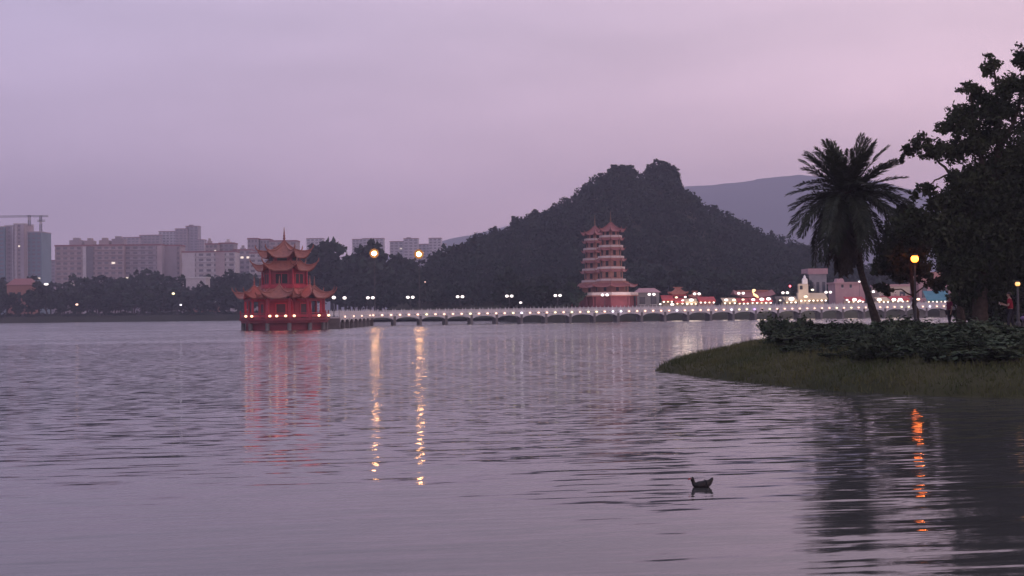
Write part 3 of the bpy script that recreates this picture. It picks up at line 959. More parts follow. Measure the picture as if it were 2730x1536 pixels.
# fill lights with fixtures, added on the quay to brighten the pagodas
for i, (px, d, e) in enumerate(((1675, 316.5, 1300), (1545, 317.0, 900))):
    x = PX(px, d)
    t = thing('floodlight', ['added fill light on the quay at the right foot of the pagodas', 'added fill light on the quay at the left foot of the pagodas'][i], 'lamp', (x, d, 1.85))
    MB().lathe([(.18, 0), (.18, .1), (.05, .14), (.05, .8)], 8).build('stand', M['metal'], t)
    h_ = MB().box(-.3, .3, -.12, .12, .8, 1.2).build('housing', M['metal'], t)
    MB().box(-.25, .25, .121, .15, .84, 1.16).build('lens', M['bulb_w'], h_)
    l = bpy.data.lights.new('pagoda_fill_light', 'SPOT'); l.energy = e; l.color = (1, .80, .80); l.shadow_soft_size = .3; l.spot_size = math.radians(110); l.spot_blend = .6
    lo = bpy.data.objects.new('pagoda_fill_light', l); COL.objects.link(lo); lo.parent = t; lo.location = (0, .3, 1.0)
    tgt = Vector((PX(1612, 332) - x, 332 - d, 17.0)); lo.rotation_euler = (-tgt).to_track_quat('Z', 'Y').to_euler()

# ------------------------------------------------------------------ the city on the left
M['city_a'] = mat('pink plaster', (.34, .27, .28), (.42, .34, .35), .85, .12, .2, obj_var=.12)
M['city_b'] = mat('grey plaster', (.29, .25, .28), (.37, .32, .35), .85, .12, .2, obj_var=.12)
M['city_c'] = mat('pale plaster', (.46, .42, .44), (.56, .52, .53), .85, .12, .2, obj_var=.1)
M['city_d'] = mat('teal cladding', (.10, .17, .20), (.15, .23, .27), .5, .1, .4)
M['city_roof'] = mat('red roof edge', (.22, .09, .10), (.30, .13, .13), .8, .2, .2)
M['cwin'] = mat('city window', (.12, .11, .13), (.17, .15, .17), .3, .05, .4)

M['lit'] = emit('lit window', (1.0, .80, .58), .75)
def block(px0, px1, ytop, d, depth, wall, label, name='apartment_block', rows=None, cols=None, strips=(), tanks=(), parapet='city_roof', zg=1.5, trim=None):
    x0 = PX(px0, d); x1 = PX(px1, d)
    zt = W((px0 + px1) / 2, ytop, d).z
    cx = (x0 + x1) / 2; w = (x1 - x0) / 2; H = zt - zg
    t = thing(name, label, 'building', (cx, d, zg))
    wl_ = MB().box(-w, w, 0, depth, -2.5, H).build('wall', M[wall], t)
    MB().box(-w - .25, w + .25, -.25, depth + .25, H + .002, H + .9).build('roof_parapet', M[parapet], t)
    rows = rows or max(3, int(H / 3.2)); cols = cols or max(3, int(2 * w / 4.2))
    fh = H / rows; cw = 2 * w / cols
    wb = MB(); sb = MB()
    for r in range(rows):
        for c in range(cols):
            xa = -w + c * cw
            wb.box(xa + cw * .2, xa + cw * .8, -.04, .3, r * fh + fh * .35, r * fh + fh * .82)
        sb.box(-w, w, -.55, -.002, r * fh + fh * .12, r * fh + fh * .24)
    tag(wb.build('window_rows', M['cwin'], t), kind='stuff')
    tag(sb.build('floor_ledges', M[trim or wall], t), kind='stuff')
    rl = random.Random(int(px0) * 7 + 3)
    for k in range(rl.choice((0, 1, 1, 2))):
        r_, c_ = rl.randrange(rows), rl.randrange(cols)
        xa = -w + c_ * cw
        MB().box(xa + cw * .25, xa + cw * .75, -.12, -.045, r_ * fh + fh * .4, r_ * fh + fh * .8).build('lit_window', M['lit'], t)
    for (a, b, m_) in strips:
        MB().box(PX(a, d) - cx, PX(b, d) - cx, -.9, -.56, -2.0, H - .3).build('facade_strip', M[m_], t)
    for (a, b, yt, m_) in tanks:
        za = W((a + b) / 2, yt, d).z - zg
        bx0, bx1 = PX(a, d) - cx, PX(b, d) - cx
        p = MB().box(bx0, bx1, 2, min(depth - 1, 9), H + .002, za)
        p.box(bx0 + (bx1 - bx0) * .25, bx1 - (bx1 - bx0) * .25, 3, 7, za + .002, za + 1.6)
        p.build('roof_house', M[m_], t)
    return t
block(-70, 13, 606, 1120, 22, 'city_d', 'teal clad high-rise cut by the left edge of the photo', 'tower_block', parapet='city_c')
block(13.4, 37, 603, 1124, 20, 'city_b', 'grey high-rise with pale vertical piers, second from the left edge', 'tower_block', strips=((14, 19, 'city_c'), (33, 37, 'city_c')), parapet='city_c')
block(37.4, 66, 598, 1118, 22, 'city_a', 'pinkish high-rise under the tower crane', 'tower_block', strips=((56, 65, 'city_b'), (42, 46, 'city_c')), parapet='city_c')
block(70, 111, 620, 1125, 24, 'city_d', 'blue-grey high-rise with one white corner strip', 'tower_block', strips=((68.5, 75, 'city_c'),), parapet='city_b')
block(113, 147, 696, 1300, 20, 'city_b', 'low distant block between the high-rises and the long apartments', 'distant_block')
block(147, 330, 656, 900, 14, 'city_a', 'long pink apartment block with a dark stairwell strip', strips=((222, 231, 'city_c'), (231.5, 250, 'cwin')),
      tanks=((183, 216, 640, 'city_b'), (224, 247, 641, 'city_a'), (262, 288, 640, 'city_a'), (296, 328, 636, 'city_b')))
block(330.5, 433, 655, 905, 14, 'city_b', 'long grey apartment block joined to the pink one', strips=((420, 433, 'city_a'),))
block(433.5, 481, 656, 912, 14, 'city_a', 'narrow dark pink end of the long apartment row', strips=((436, 474, 'city_b'),))
block(318, 372, 634, 1640, 14, 'city_a', 'pale upper storeys rising behind the long apartment row, leftmost')
block(372, 426, 628, 1650, 14, 'city_a', 'flat-roofed block rising behind the grey apartments')
block(424, 472, 618, 1670, 16, 'city_c', 'stepped pale block just left of the tallest mid-town building')
block(468, 500, 611, 1630, 16, 'city_a', 'left half of the tallest mid-town building')
block(496, 529, 604, 1636, 16, 'city_b', 'right half of the tallest mid-town building with roof frame', tanks=((492 + 6, 519, 602, 'city_b'),))
block(526, 545, 640, 1632, 14, 'city_a', 'pink shoulder block to the right of the tallest mid-town building')
block(486, 628, 673, 880, 14, 'city_c', 'pale lower apartment block in front of the tallest mid-town building', strips=((487, 521, 'city_c'), (576, 600, 'city_a')))
block(548, 580, 652, 1000, 14, 'city_a', 'pink block with roof masts behind the pale lower apartments', tanks=((552, 560, 641, 'city_a'),))
block(584, 624, 650, 1010, 14, 'city_b', 'grey block behind the right end of the pale lower apartments', tanks=((600, 612, 643, 'city_c'),))
block(622, 670, 668, 930, 14, 'city_b', 'grey apartments at the left of the pavilion roof', tanks=((640, 650, 660, 'city_b'),))
block(661, 688, 638, 960, 14, 'city_b', 'grey tower top just left of the pavilion spire')
block(694, 720, 640, 965, 14, 'city_b', 'square tower top behind the pavilion spire')
block(719, 792, 644, 950, 14, 'city_a', 'wide pink block behind the right of the pavilion spire')
block(665, 740, 676, 900, 14, 'city_c', 'pale block seen behind the pavilion upper roof')
block(818, 862, 637, 1580, 14, 'city_c', 'grey block peeping over the trees right of the pavilion')
block(940, 968, 639, 1600, 14, 'city_c', 'pale block top above the left amber street lamp')
block(968, 1024, 637, 1590, 14, 'city_c', 'pink block top above the left amber street lamp')
block(1040, 1076, 645, 1600, 14, 'city_c', 'pale block top between the two amber street lamps')
block(1077, 1116, 637, 1590, 14, 'city_c', 'grey block top left of the right amber street lamp', tanks=((1078, 1102, 636, 'city_b'),))
block(1116, 1190, 652, 1610, 14, 'city_c', 'low pink block top right of the right amber street lamp')
block(1144, 1178, 636, 1595, 14, 'city_c', 'square grey block top nearest the wooded hill')
# roof masts
# tower cranes
def crane(px, ybase, ymast, yjib, jl, jr, d, label):
    p = W(px, ybase, d)
    t = thing('tower_crane', label, 'crane', (p.x, d + 8, p.z))
    zj = W(px, yjib, d).z - p.z; zm = W(px, ymast, d).z - p.z
    m = MB()
    for sx in (-.7, .7):
        for sy in (-.7, .7):
            m.box(sx - .16, sx + .16, sy - .16, sy + .16, 0, zm)
    for k in range(int(zm / 1.8)):
        m.tube([(-.7, -.7, k * 1.8), (.7, -.7, k * 1.8 + 1.8)], .12, 4)
    m.build('mast', M['metal'], t)
    a, b = PX(jl, d) - p.x, PX(jr, d) - p.x
    j = MB().box(a, b, -.5, -.2, zj, zj + .35).box(a, b, .2, .5, zj, zj + .35).box(a, b, -.15, .15, zj + 1.1, zj + 1.4)
    for k in range(int(abs(b - a) / 2)):
        j.tube([(a + k * 2, 0, zj + 1.2), (a + k * 2 + 1, -.35, zj + .2), (a + k * 2 + 2, 0, zj + 1.2)], .09, 4)
    j.build('jib', M['metal'], t)
    MB().box(-.9, .9, -.9, .9, zj - 2.2, zj - .05).build('cab', M['city_c'], t)
crane(68, 600, 571, 577, -14, 121, 1118, 'tower crane with a long level jib above the left high-rises')
crane(99, 620, 573, 589, 92, 112, 1125, 'second thin crane mast on the blue-grey high-rise')

# low buildings on the left shore
def house(px0, px1, ytop, yeave, d, depth, wall, roof, label, zg=2.2, name='shore_house', cat='building', win=3, gable=True):
    x0, x1 = PX(px0, d), PX(px1, d); cx = (x0 + x1) / 2; w = (x1 - x0) / 2
    ze = W((px0 + px1) / 2, yeave, d).z - zg; zt = W((px0 + px1) / 2, ytop, d).z - zg
    t = thing(name, label, cat, (cx, d, zg))
    MB().box(-w, w, 0, depth, -.6, ze).build('wall', M[wall], t)
    r = MB()
    if gable:
        o = .5
        vs = [(-w - o, -o, ze), (w + o, -o, ze), (w + o, depth + o, ze), (-w - o, depth + o, ze), (-w * .7, depth / 2, zt), (w * .7, depth / 2, zt),]
        r.add(vs, [(3, 2, 1, 0), (0, 1, 5, 4), (2, 3, 4, 5), (1, 2, 5), (3, 0, 4)])
        r.v = [(x, y, z + .003) for x, y, z in r.v]
    else:
        r.box(-w - .3, w + .3, -.3, depth + .3, ze + .003, zt)
    r.build('roof', M[roof], t)
    for k in range(win):
        xc = -w + 2 * w * (k + .5) / win
        ww = min(.7, w / win * .5)
        f = MB().box(xc - ww, xc + ww, -.05, .1, ze * .40, ze * .78).build('window', M['glass'], t)
        MB().box(xc - ww - .1, xc + ww + .1, -.12, -.002, ze * .40 - .12, ze * .40 - .002).build('sill', M['concrete'], f)
    return t
house(18, 84, 742, 760, 612, 10, 'brick', 'tile_red', 'red-brick house with tiled roof among the trees at far left')
house(496, 548, 738, 742, 610, 9, 'city_c', 'concrete', 'white flat-roofed house among the trees of the left shore', gable=False, win=4)
house(418, 462, 808, 812, 600, 8, 'concrete_dk', 'concrete_dk', 'low grey hut near the left shore', gable=False, win=2)
house(500, 575, 800, 804, 604, 8, 'brick', 'concrete', 'low reddish terrace building in front of the white shore house', gable=False, win=5)
M['quay'] = mat('stained quay stone', (.045, .040, .046), (.11, .095, .105), .9, .25, .1, detail=6)
# clipped hedges on the bank below the promenade wall
for i in range(8):
    a = -40 + i * 103; b = a + 96
    dd = d_shore((a + b) / 2) + 3.2
    x0, x1 = PX(a, dd), PX(b, dd)
    n_ = 520
    hx_ = rng.uniform(-(x1 - x0) / 2, (x1 - x0) / 2, n_)
    hh = .7 + .45 * np.sin(hx_ * .9 + i * 2) + .3 * np.sin(hx_ * 2.3 + i)
    c_ = np.stack([hx_, rng.uniform(-.8, .8, n_), rng.random(n_) ** .6 * np.maximum(.35, hh + .5)], -1)
    t = thing('hedge', f'{nth(i + 1)} low hedge from the left along the far left waterline', 'hedge', ((x0 + x1) / 2, dd, 2.3), 0, 'hedges along the left shore')
    link('foliage', np_mesh('foliage', leaf_quads(c_, .32, rng, .7), 4, M['leaf_far']), t)
    st = MB()
    for k in range(6):
        xx = -(x1 - x0) / 2 * .85 + (x1 - x0) * .85 * k / 5
        st.tube([(xx, 0, -.2), (xx + .1, 0, .5)], .05, 5)
    st.build('stem', M['bark'], t)
# low wall along the left shore promenade
for i, (a, b, dd) in enumerate(((-60, 180, 577), (180.5, 420, 574), (420.5, 660, 570), (660.5, 780, 566))):
    x0, x1 = PX(a, dd), PX(b, dd)
    t = thing('promenade_wall', ['low grey promenade wall at the far left shore', 'low grey promenade wall below the long apartment block', 'low grey promenade wall below the pale apartments', 'low grey promenade wall just left of the pavilion'][i], 'wall', ((x0 + x1) / 2, dd, 2.2))
    w = (x1 - x0) / 2
    MB().box(-w, w, 0, .5, -.5, 1.0).build('wall_body', M['quay'], t)
    MB().box(-w, w, -.1, .6, 1.002, 1.2).build('coping', M['quay'], t)
    k = max(3, int(2 * w / 4))
    pm = MB().box(-.15, .15, -.15, .65, 1.202, 1.9).mesh('pillar', M['quay'])
    for j in range(k + 1):
        link('pillar', pm, t, (-w + .2 + (2 * w - .4) * j / k, 0, 0))

# small shore lights
def pole_lamp(px, py, d, zg, bm, r, label, group=None, name='pole_lamp', flat=.8):
    p = W(px, py, d)
    t = thing(name, label, 'lamp', (p.x, d, zg), 0, group)
    h = max(.4, p.z - zg)
    MB().lathe([(.12, -.2), (.12, .25), (.05, .3), (.04, max(.32, h - r * .6))], 6).build('pole', M['metal'], t)
    MB().ball((0, 0, h), r, 10, 6, (1.15, 1, flat)).build('bulb', M[bm], t)
    return t
pole_lamp(123, 758, 585, 2.3, 'bulb_w', .85, 'bright white floodlight in the trees of the far left shore', name='floodlight', flat=.55)
pole_lamp(205, 812, 580, 2.3, 'bulb_edge', .5, 'small orange light near the far left waterfront')
pole_lamp(462, 783, 580, 2.3, 'bulb_edge_y', .55, 'small amber light left of the white shore house')
pole_lamp(482, 813, 578, 2.3, 'bulb_edge_w', .40, 'small white light low on the left shore')
pole_lamp(573, 805, 578, 2.3, 'bulb_edge_w', .32, 'small bluish light left of the red pavilion')
pole_lamp(1133, 752, 342, 1.7, 'bulb_edge', .16, 'tiny pinkish light in the dark trees under the right amber lamp')
pole_lamp(1388, 807, 322, 1.7, 'bulb_w', .30, 'small white light just above the bridge railing left of the pagodas')

# ------------------------------------------------------------------ the market on the right shore
M['pinkwall'] = mat('pink wall', (.40, .24, .26), (.48, .31, .32), .85, .5, .2)
M['creamwall'] = mat('cream wall', (.50, .42, .34), (.60, .52, .43), .85, .5, .2)
M['greywall'] = mat('grey wall', (.22, .22, .23), (.30, .29, .30), .85, .5, .2)
M['tarp_red'] = mat('red awning', (.36, .05, .06), (.46, .08, .08), .7, 1.0, .2)
M['tarp_teal'] = mat('teal tarpaulin', (.05, .17, .22), (.08, .24, .30), .7, 1.0, .2)
M['tarp_cream'] = mat('cream awning', (.52, .42, .28), (.62, .52, .36), .7, 1.0, .2)
ZG = 1.9
M['bulb_st'] = emit('stall bulb', (1.0, .82, .66), 2.6)
STALL_BULB = [MB().ball((0, 0, 0), .19, 8, 5, (1.15, 1, .9)).mesh('bulb', M[k]) for k in ('bulb_st', 'bulb_ww', 'bulb_st')]
def stall(px0, px1, ytop, yeave, d, awn, label, depth=3.2, goods='creamwall'):
    x0, x1 = PX(px0, d), PX(px1, d); cx = (x0 + x1) / 2; w = (x1 - x0) / 2
    ze = W((px0 + px1) / 2, yeave, d).z - ZG; zt = W((px0 + px1) / 2, ytop, d).z - ZG
    t = thing('market_stall', label, 'stall', (cx, d, ZG))
    r = MB()
    vs = [(-w, 0, ze), (w, 0, ze), (w, depth, zt), (-w, depth, zt)]
    vs += [(x, y, z + .10) for x, y, z in vs]
    r.add(vs, [(3, 2, 1, 0), (4, 5, 6, 7), (0, 1, 5, 4), (1, 2, 6, 5), (2, 3, 7, 6), (3, 0, 4, 7)])
    ns = max(3, int(2 * w / .5))
    for k in range(ns):                                   # scalloped front edge
        a = -w + 2 * w * k / ns; b = -w + 2 * w * (k + 1) / ns
        r.add([(a, -.02, ze), (b, -.02, ze), (b, -.02, ze - .18), ((a + b) / 2, -.02, ze - .30), (a, -.02, ze - .18)], [(0, 1, 2, 3, 4)])
    r.build('awning', M[awn], t)
    pm = MB().lathe([(.05, 0), (.05, ze)], 6).mesh('pole', M['metal'])
    for x in (-w + .1, w - .1):
        link('pole', pm, t, (x, .1, 0)); link('pole', pm, t, (x, depth - .1, 0))
    c = MB().box(-w * .9, w * .9, .5, 1.4, .003, .95).box(-w * .94, w * .94, .4, 1.5, .952, 1.05)
    c.build('counter', M[goods], t)
    nb = max(2, int(2 * w / .95))
    for k in range(nb):
        link('bulb', STALL_BULB[(k + int(px0)) % 3], t, (-w + 2 * w * (k + .5) / nb, -.1, ze - .42))
    MB().box(-w * .95, w * .95, depth - .25, depth - .15, .003, ze * .9).build('back_cloth', M[goods], t)
    return t
house(1697, 1757, 768, 780, 336, 5, 'greywall', 'pinkwall', 'grey kiosk with overhanging pink roof right of the pagodas', ZG, 'kiosk', win=2)
stall(1764, 1796, 788, 800, 334, 'tarp_red', 'red awning stall beside the grey kiosk')
stall(1798, 1826, 795, 805, 333, 'tarp_red', 'small red awning stall under the little gate roof')
stall(1862, 1908, 792, 802, 333, 'tarp_red', 'dark red awning stall at the right end of the first lit group', goods='pinkwall')
stall(1826, 1860, 797, 806, 332, 'tarp_cream', 'pale awning stall with the brightest bulb of the first lit group')
stall(1926, 1964, 795, 804, 335, 'tarp_cream', 'pale awning stall at the left end of the second lit group')
stall(1966, 1998, 796, 805, 335, 'tarp_red', 'red awning stall under the golden dragon sign')
stall(2000, 2060, 795, 803, 334, 'tarp_red', 'wide red awning stall with a row of bright bulbs')
stall(2092, 2126, 792, 802, 336, 'tarp_cream', 'pale awning stall left of the white shrine tower')
stall(2130, 2206, 782, 797, 337, 'tarp_cream', 'long cream canopy at the foot of the white shrine tower')
stall(2256, 2306, 792, 800, 338, 'tarp_red', 'red awning stall in front of the pink house')
stall(2338, 2372, 793, 801, 338, 'tarp_cream', 'pale awning stall just right of the palm trunk')
stall(2374, 2425, 790, 799, 338, 'tarp_red', 'red awning stall with two very bright bulbs')
stall(2470, 2535, 776, 800, 338, 'tarp_teal', 'teal tarpaulin stall at the right end of the market', goods='greywall')

def gate(px0, px1, ytop, yeave, d, label):
    x0, x1 = PX(px0, d), PX(px1, d); cx = (x0 + x1) / 2; w = (x1 - x0) / 2
    ze = W((px0 + px1) / 2, yeave, d).z - ZG; zt = W((px0 + px1) / 2, ytop, d).z - ZG
    t = thing('temple_gate', label, 'gate', (cx, d, ZG))
    pm = MB().lathe([(.2, -.2), (.16, .3), (.16, ze)], 8).mesh('pillar', M['red'])
    for x in (-w * .75, 0, w * .75): link('pillar', pm, t, (x, 0, 0))
    MB().box(-w * .9, w * .9, -.15, .15, ze - .6, ze - .1).build('lintel', M['red'], t)
    rf = link('gate_roof', curved_roof(4, PI / 4, w * 1.35, w * .35, ze, zt, .6, .14, 8, 5, 1.5, .12).mesh('gate_roof', M['tile']), t, scale=(1, .55, 1))
    MB().box(-w * .5, w * .5, -.12, .12, zt, zt + .25).build('roof_ridge', M['tile'], t)
    return t
gate(1782, 1832, 768, 784, 338, 'little temple gate with curved tile roof between the market stalls')
gate(1836, 1868, 778, 792, 339, 'smaller temple gate behind the twin lamp in the first lit group')

def temple(px0, px1, ytop, yeave, d, label):
    x0, x1 = PX(px0, d), PX(px1, d); cx = (x0 + x1) / 2; w = (x1 - x0) / 2
    ze = W((px0 + px1) / 2, yeave, d).z - ZG; zt = W((px0 + px1) / 2, ytop, d).z - ZG
    t = thing('temple_hall', label, 'temple', (cx, d, ZG))
    MB().box(-w * .85, w * .85, .8, 5.5, -.4, ze - .05).build('wall', M['brick'], t)
    pm = MB().lathe([(.18, 0), (.15, .3), (.15, ze)], 8).mesh('pillar', M['red'])
    for k in range(6): link('pillar', pm, t, (-w * .8 + w * 1.6 * k / 5, .2, 0))
    r = MB(); N_ = 12
    for side in (0, 1):
        pass
    vs, fs = [], []
    for i in range(N_ + 1):
        u = i / N_ * 2 - 1
        lift = .7 * abs(u) ** 4
        for (y, z) in ((-.6, ze + lift), (2.9, zt + lift * .8), (6.4, ze + lift)):
            vs.append((u * w * (1.0 if y == 2.9 else 1.05), y, z))
    for i in range(N_):
        a, b = i * 3, (i + 1) * 3
        fs += [(a, b, b + 1, a + 1), (a + 1, b + 1, b + 2, a + 2), (a, a + 2, b + 2, b)]
    fs += [(0, 1, 2), (N_ * 3, N_ * 3 + 2, N_ * 3 + 1)]
    r.add(vs, fs).build('roof', M['tile_red'], t)
    MB().box(-w * .8, w * .8, 2.75, 3.05, zt + .05, zt + .45).build('ridge', M['tile'], t)
    for k in range(3):
        x = -w * .5 + w * .5 * k
        MB().box(x - .5, x + .5, .70, .798, .2, ze * .7).build('doorway', M['dark'], t)
    return t
temple(1960, 2064, 778, 792, 342, 'low temple hall with dark red sweeping roof behind the bright stalls')
# golden dragon light on the temple roof
p = W(2011, 775, 341)
t = thing('dragon_light', 'glowing golden dragon-shaped light rising from the temple roof', 'light', (p.x, 341, ZG))
z0 = W(2011, 794, 341).z - ZG; z1 = p.z - ZG
MB().tube([(0, 0, z1), (-.35, 0, z1 - .35), (-.1, 0, z1 - .9), (.35, 0, z1 - 1.2), (.75, 0, z1 - 1.5), (1.0, 0, z0 - .2)], [.30, .22, .26, .30, .24, .08], 8).build('body', M['gold'], t)
MB().tube([(1.0, 0, -.1), (1.0, 0, z0)], .07, 6).build('mount', M['metal'], t)
MB().ball((-.08, 0, z1 + .1), .34, 8, 5, (1.3, .8, .8)).build('head', M['gold'], t)

# white shrine tower, lit warm
p = W(2141, 778, 338)
t = thing('shrine_tower', 'small pale shrine tower lit warmly, with a narrow white top', 'shrine', (p.x, 338, ZG))
sc_ = 338 / FPX
zz = lambda y: W(2141, y, 338).z - ZG
MB().box(-1.35, 1.3, -.9, .9, -.3, zz(781)).build('base', M['creamwall'], t)
MB().box(-1.15, 1.1, -.75, .75, zz(781) + .003, zz(757)).build('lower_stage', M['creamwall'], t)
MB().box(-.15, 1.0, -.6, .6, zz(757) + .003, zz(745)).build('upper_stage', M['white'], t)
MB().lathe([(.62, zz(745) + .003), (.66, zz(744)), (.35, zz(741)), (.28, zz(737)), (.05, zz(733))], 8, (.42, 0, 0)).build('spire', M['white'], t)
MB().box(-.95, -.25, -.80, -.755, zz(772), zz(762)).build('niche', M['dark'], t)
l = bpy.data.lights.new('shrine_light', 'POINT'); l.energy = 60; l.color = (1, .78, .5); l.shadow_soft_size = .9
lo = bpy.data.objects.new('shrine_light', l); COL.objects.link(lo); lo.parent = t; lo.location = (-1.0, -3.2, zz(778))

house(2157, 2204, 716, 731, 372, 8, 'greywall', 'pinkwall', 'grey building with pale flat pink roof behind the shrine tower', ZG, 'market_house', gable=False, win=3)
t = house(2227, 2306, 752, 756, 352, 8, 'pinkwall', 'pinkwall', 'wide pink house with two small dark windows left of the palm trunk', ZG, 'market_house', gable=False, win=0)
w_ = PX(2306, 352) - PX(2227, 352)
for px in (2246, 2268):
    x = PX(px, 352) - (PX(2227, 352) + w_ / 2)
    zc = W(px, 763, 352).z - ZG
    f = MB().box(x - .28, x + .28, -.05, .1, zc - .4, zc + .4).build('window', M['dark'], t)
    MB().box(x - .36, x + .36, -.10, -.002, zc - .52, zc - .402).build('sill', M['concrete'], f)
x = PX(2243, 352) - (PX(2227, 352) + w_ / 2)
zc = W(2243, 752, 352).z - ZG
MB().add([(x - 1.0, 1, zc), (x + 1.0, 1, zc), (x + 1.0, 4, zc), (x - 1.0, 4, zc), (x - .75, 1.2, zc + .9), (x + .75, 1.2, zc + .9), (x + .75, 3.8, zc + .9), (x - .75, 3.8, zc + .9)],
         [(3, 2, 1, 0), (4, 5, 6, 7), (0, 1, 5, 4), (1, 2, 6, 5), (2, 3, 7, 6), (3, 0, 4, 7)]).build('roof_house', M['pinkwall'], t)
t = house(2345, 2426, 758, 764, 350, 8, 'creamwall', 'pinkwall', 'cream house with tall pillars just right of the palm trunk', ZG, 'market_house', gable=False, win=2)
pm = MB().lathe([(.22, 0), (.22, 3.4), (.3, 3.5), (.3, 3.7)], 8).mesh('pillar', M['pinkwall'])
for k in range(5): link('pillar', pm, t, (-3.2 + k * 1.6, -.5, 0))
MB().box(-3.9, 3.9, -.8, -.2, 2.9, 3.25).build('fascia', M['tarp_red'], t)
house(2450, 2536, 724, 750, 352, 9, 'pinkwall', 'brick', 'orange-pink house with tiled roof behind the orange park lamp', ZG, 'market_house', win=3)
house(2068, 2126, 790, 796, 346, 6, 'greywall', 'greywall', 'low grey shop left of the shrine tower', ZG, 'market_house', gable=False, win=3)
house(2560, 2640, 752, 768, 350, 8, 'greywall', 'brick', 'grey house hidden behind the big tree on the right', ZG, 'market_house', win=2)

BULBS = [(1760, 811, .26, 'bulb_w'), (1792, 812, .42, 'bulb_w'), (1803, 793, .30, 'bulb_ww'), (1827, 792, .28, 'bulb_w'), (1820, 801, .26, 'bulb_w'), (1843, 800, .48, 'bulb_w'),
         (1936, 800, .42, 'bulb_w'), (1957, 800, .38, 'bulb_ww'), (1981, 799, .32, 'bulb_ww'), (2008, 799, .42, 'bulb_w'), (2031, 798, .5, 'bulb_w'), (2049, 797, .5, 'bulb_w'),
         (2110, 797, .62, 'bulb_w'), (2148, 791, .42, 'bulb_ww'), (2166, 773, .36, 'bulb_cream'), (2258, 800, .28, 'bulb_w'), (2278, 799, .5, 'bulb_w'), (2292, 802, .34, 'bulb_w'),
         (2291, 751, .28, 'bulb_w'), (2344, 799, .52, 'bulb_w'), (2383, 799, .5, 'bulb_w'), (2400, 799, .52, 'bulb_w'), (2448, 798, .4, 'bulb_ww'), (2080, 801, .25, 'bulb_cream')]
M['bulb_cream'] = emit('cream bulb', (1.0, .9, .62), 1.2)
BL = ['lowest small white bulb below the kiosk eave', 'big white bulb left of the red awning stalls', 'warm orange bulb left of the little temple gate', 'white bulb under the little temple gate roof',
      'faint white bulb left of the brightest bulb in the first lit group', 'brightest white bulb of the first lit group', 'white bulb at the left end of the second lit group', 'warm bulb second from the left of the second lit group',
      'warm bulb under the twin lamp of the second lit group', 'white bulb directly below the golden dragon light', 'left of the two merged bright bulbs right of the dragon light', 'right of the two merged bright bulbs right of the dragon light',
      'very bright bulb left of the shrine tower', 'warm bulb at the foot of the shrine tower', 'cream sign lamp right of the shrine tower', 'small white bulb below the pink house', 'bright bulb in front of the pink house',
      'fainter bulb beside the bright one in front of the pink house', 'white lamp high beside the palm trunk', 'bright bulb just right of the palm trunk', 'left of the twin bright bulbs in front of the cream house',
      'right of the twin bright bulbs in front of the cream house', 'warm bulb right of the slim tree trunk', 'faint cream bulb in front of the low grey shop']
for (px, py, r, bm), lab in zip(BULBS, BL):
    pole_lamp(px, py, 331.0 if py > 780 else 345.0, ZG, bm, r * .95, lab, name='market_lamp', flat=.72)
for (px, e) in ((1815, 150), (1845, 150), (1950, 150), (2030, 220), (2110, 150), (2170, 120), (2278, 150), (2344, 120), (2392, 200), (2470, 100)):
    l = bpy.data.lights.new('market_light', 'POINT'); l.energy = e * 2.2; l.color = (1, .78, .62); l.shadow_soft_size = 2.2
    lo = bpy.data.objects.new('market_light', l); COL.objects.link(lo); lo.location = (PX(px, 331), 330.6, W(px, 803, 331).z)

# red signal lamp
p = W(2106, 763, 336)
t = thing('traffic_light', 'small red signal light on a pole left of the shrine tower', 'traffic light', (p.x, 336, ZG))
h = p.z - ZG
MB().lathe([(.10, -.2), (.07, .4), (.06, h)], 6).build('pole', M['metal'], t)
MB().box(-.22, .22, -.14, .14, h - .75, h + .32).build('housing', M['dark'], t)
MB().ball((0, -.16, h), .26, 10, 6, (1, .5, 1)).build('red_lens', M['bulb_red'], t)

# ------------------------------------------------------------------ near bank: palm
def frond_mesh(L, droop, nl, ll, mt, seed, fold=.35, dry=False):
    r = random.Random(seed)
    mb = MB()
    N_ = 12
    def cp(s): return Vector((L * (s - .12 * droop * s * s), 0, -droop * L * .55 * s ** 2.2))
    mb.tube([cp(i / N_) for i in range(N_ + 1)], [.035 * (1 - .85 * i / N_) for i in range(N_ + 1)], 5)
    for i in range(nl):
        s = .10 + .90 * (i + r.random() * .5) / nl
        p = cp(s); tdir = (cp(min(1, s + .02)) - cp(s - .02)).normalized()
        upv = Vector((-tdir.z, 0, tdir.x))
        l = ll * (math.sin(PI * (.16 + .74 * s)) ** .7) * r.uniform(.8, 1.1)
        for sd_ in (-1, 1):
            dirv = (Vector((0, sd_, 0)) * r.uniform(.55, .85) + tdir * r.uniform(.55, .95) + upv * (r.uniform(-.1, .45) if not dry else r.uniform(-.3, .1))).normalized()
            mid = p + dirv * l * .5
            tip = p + dirv * l + Vector((0, 0, -.10 * l * (1 + r.random())))
            wv = dirv.cross(upv).normalized() * (.028 + .018 * r.random())
            mb.add([p, mid + wv, tip, mid - wv], [(0, 1, 2, 3)])
    return mb.mesh('frond', M[mt])
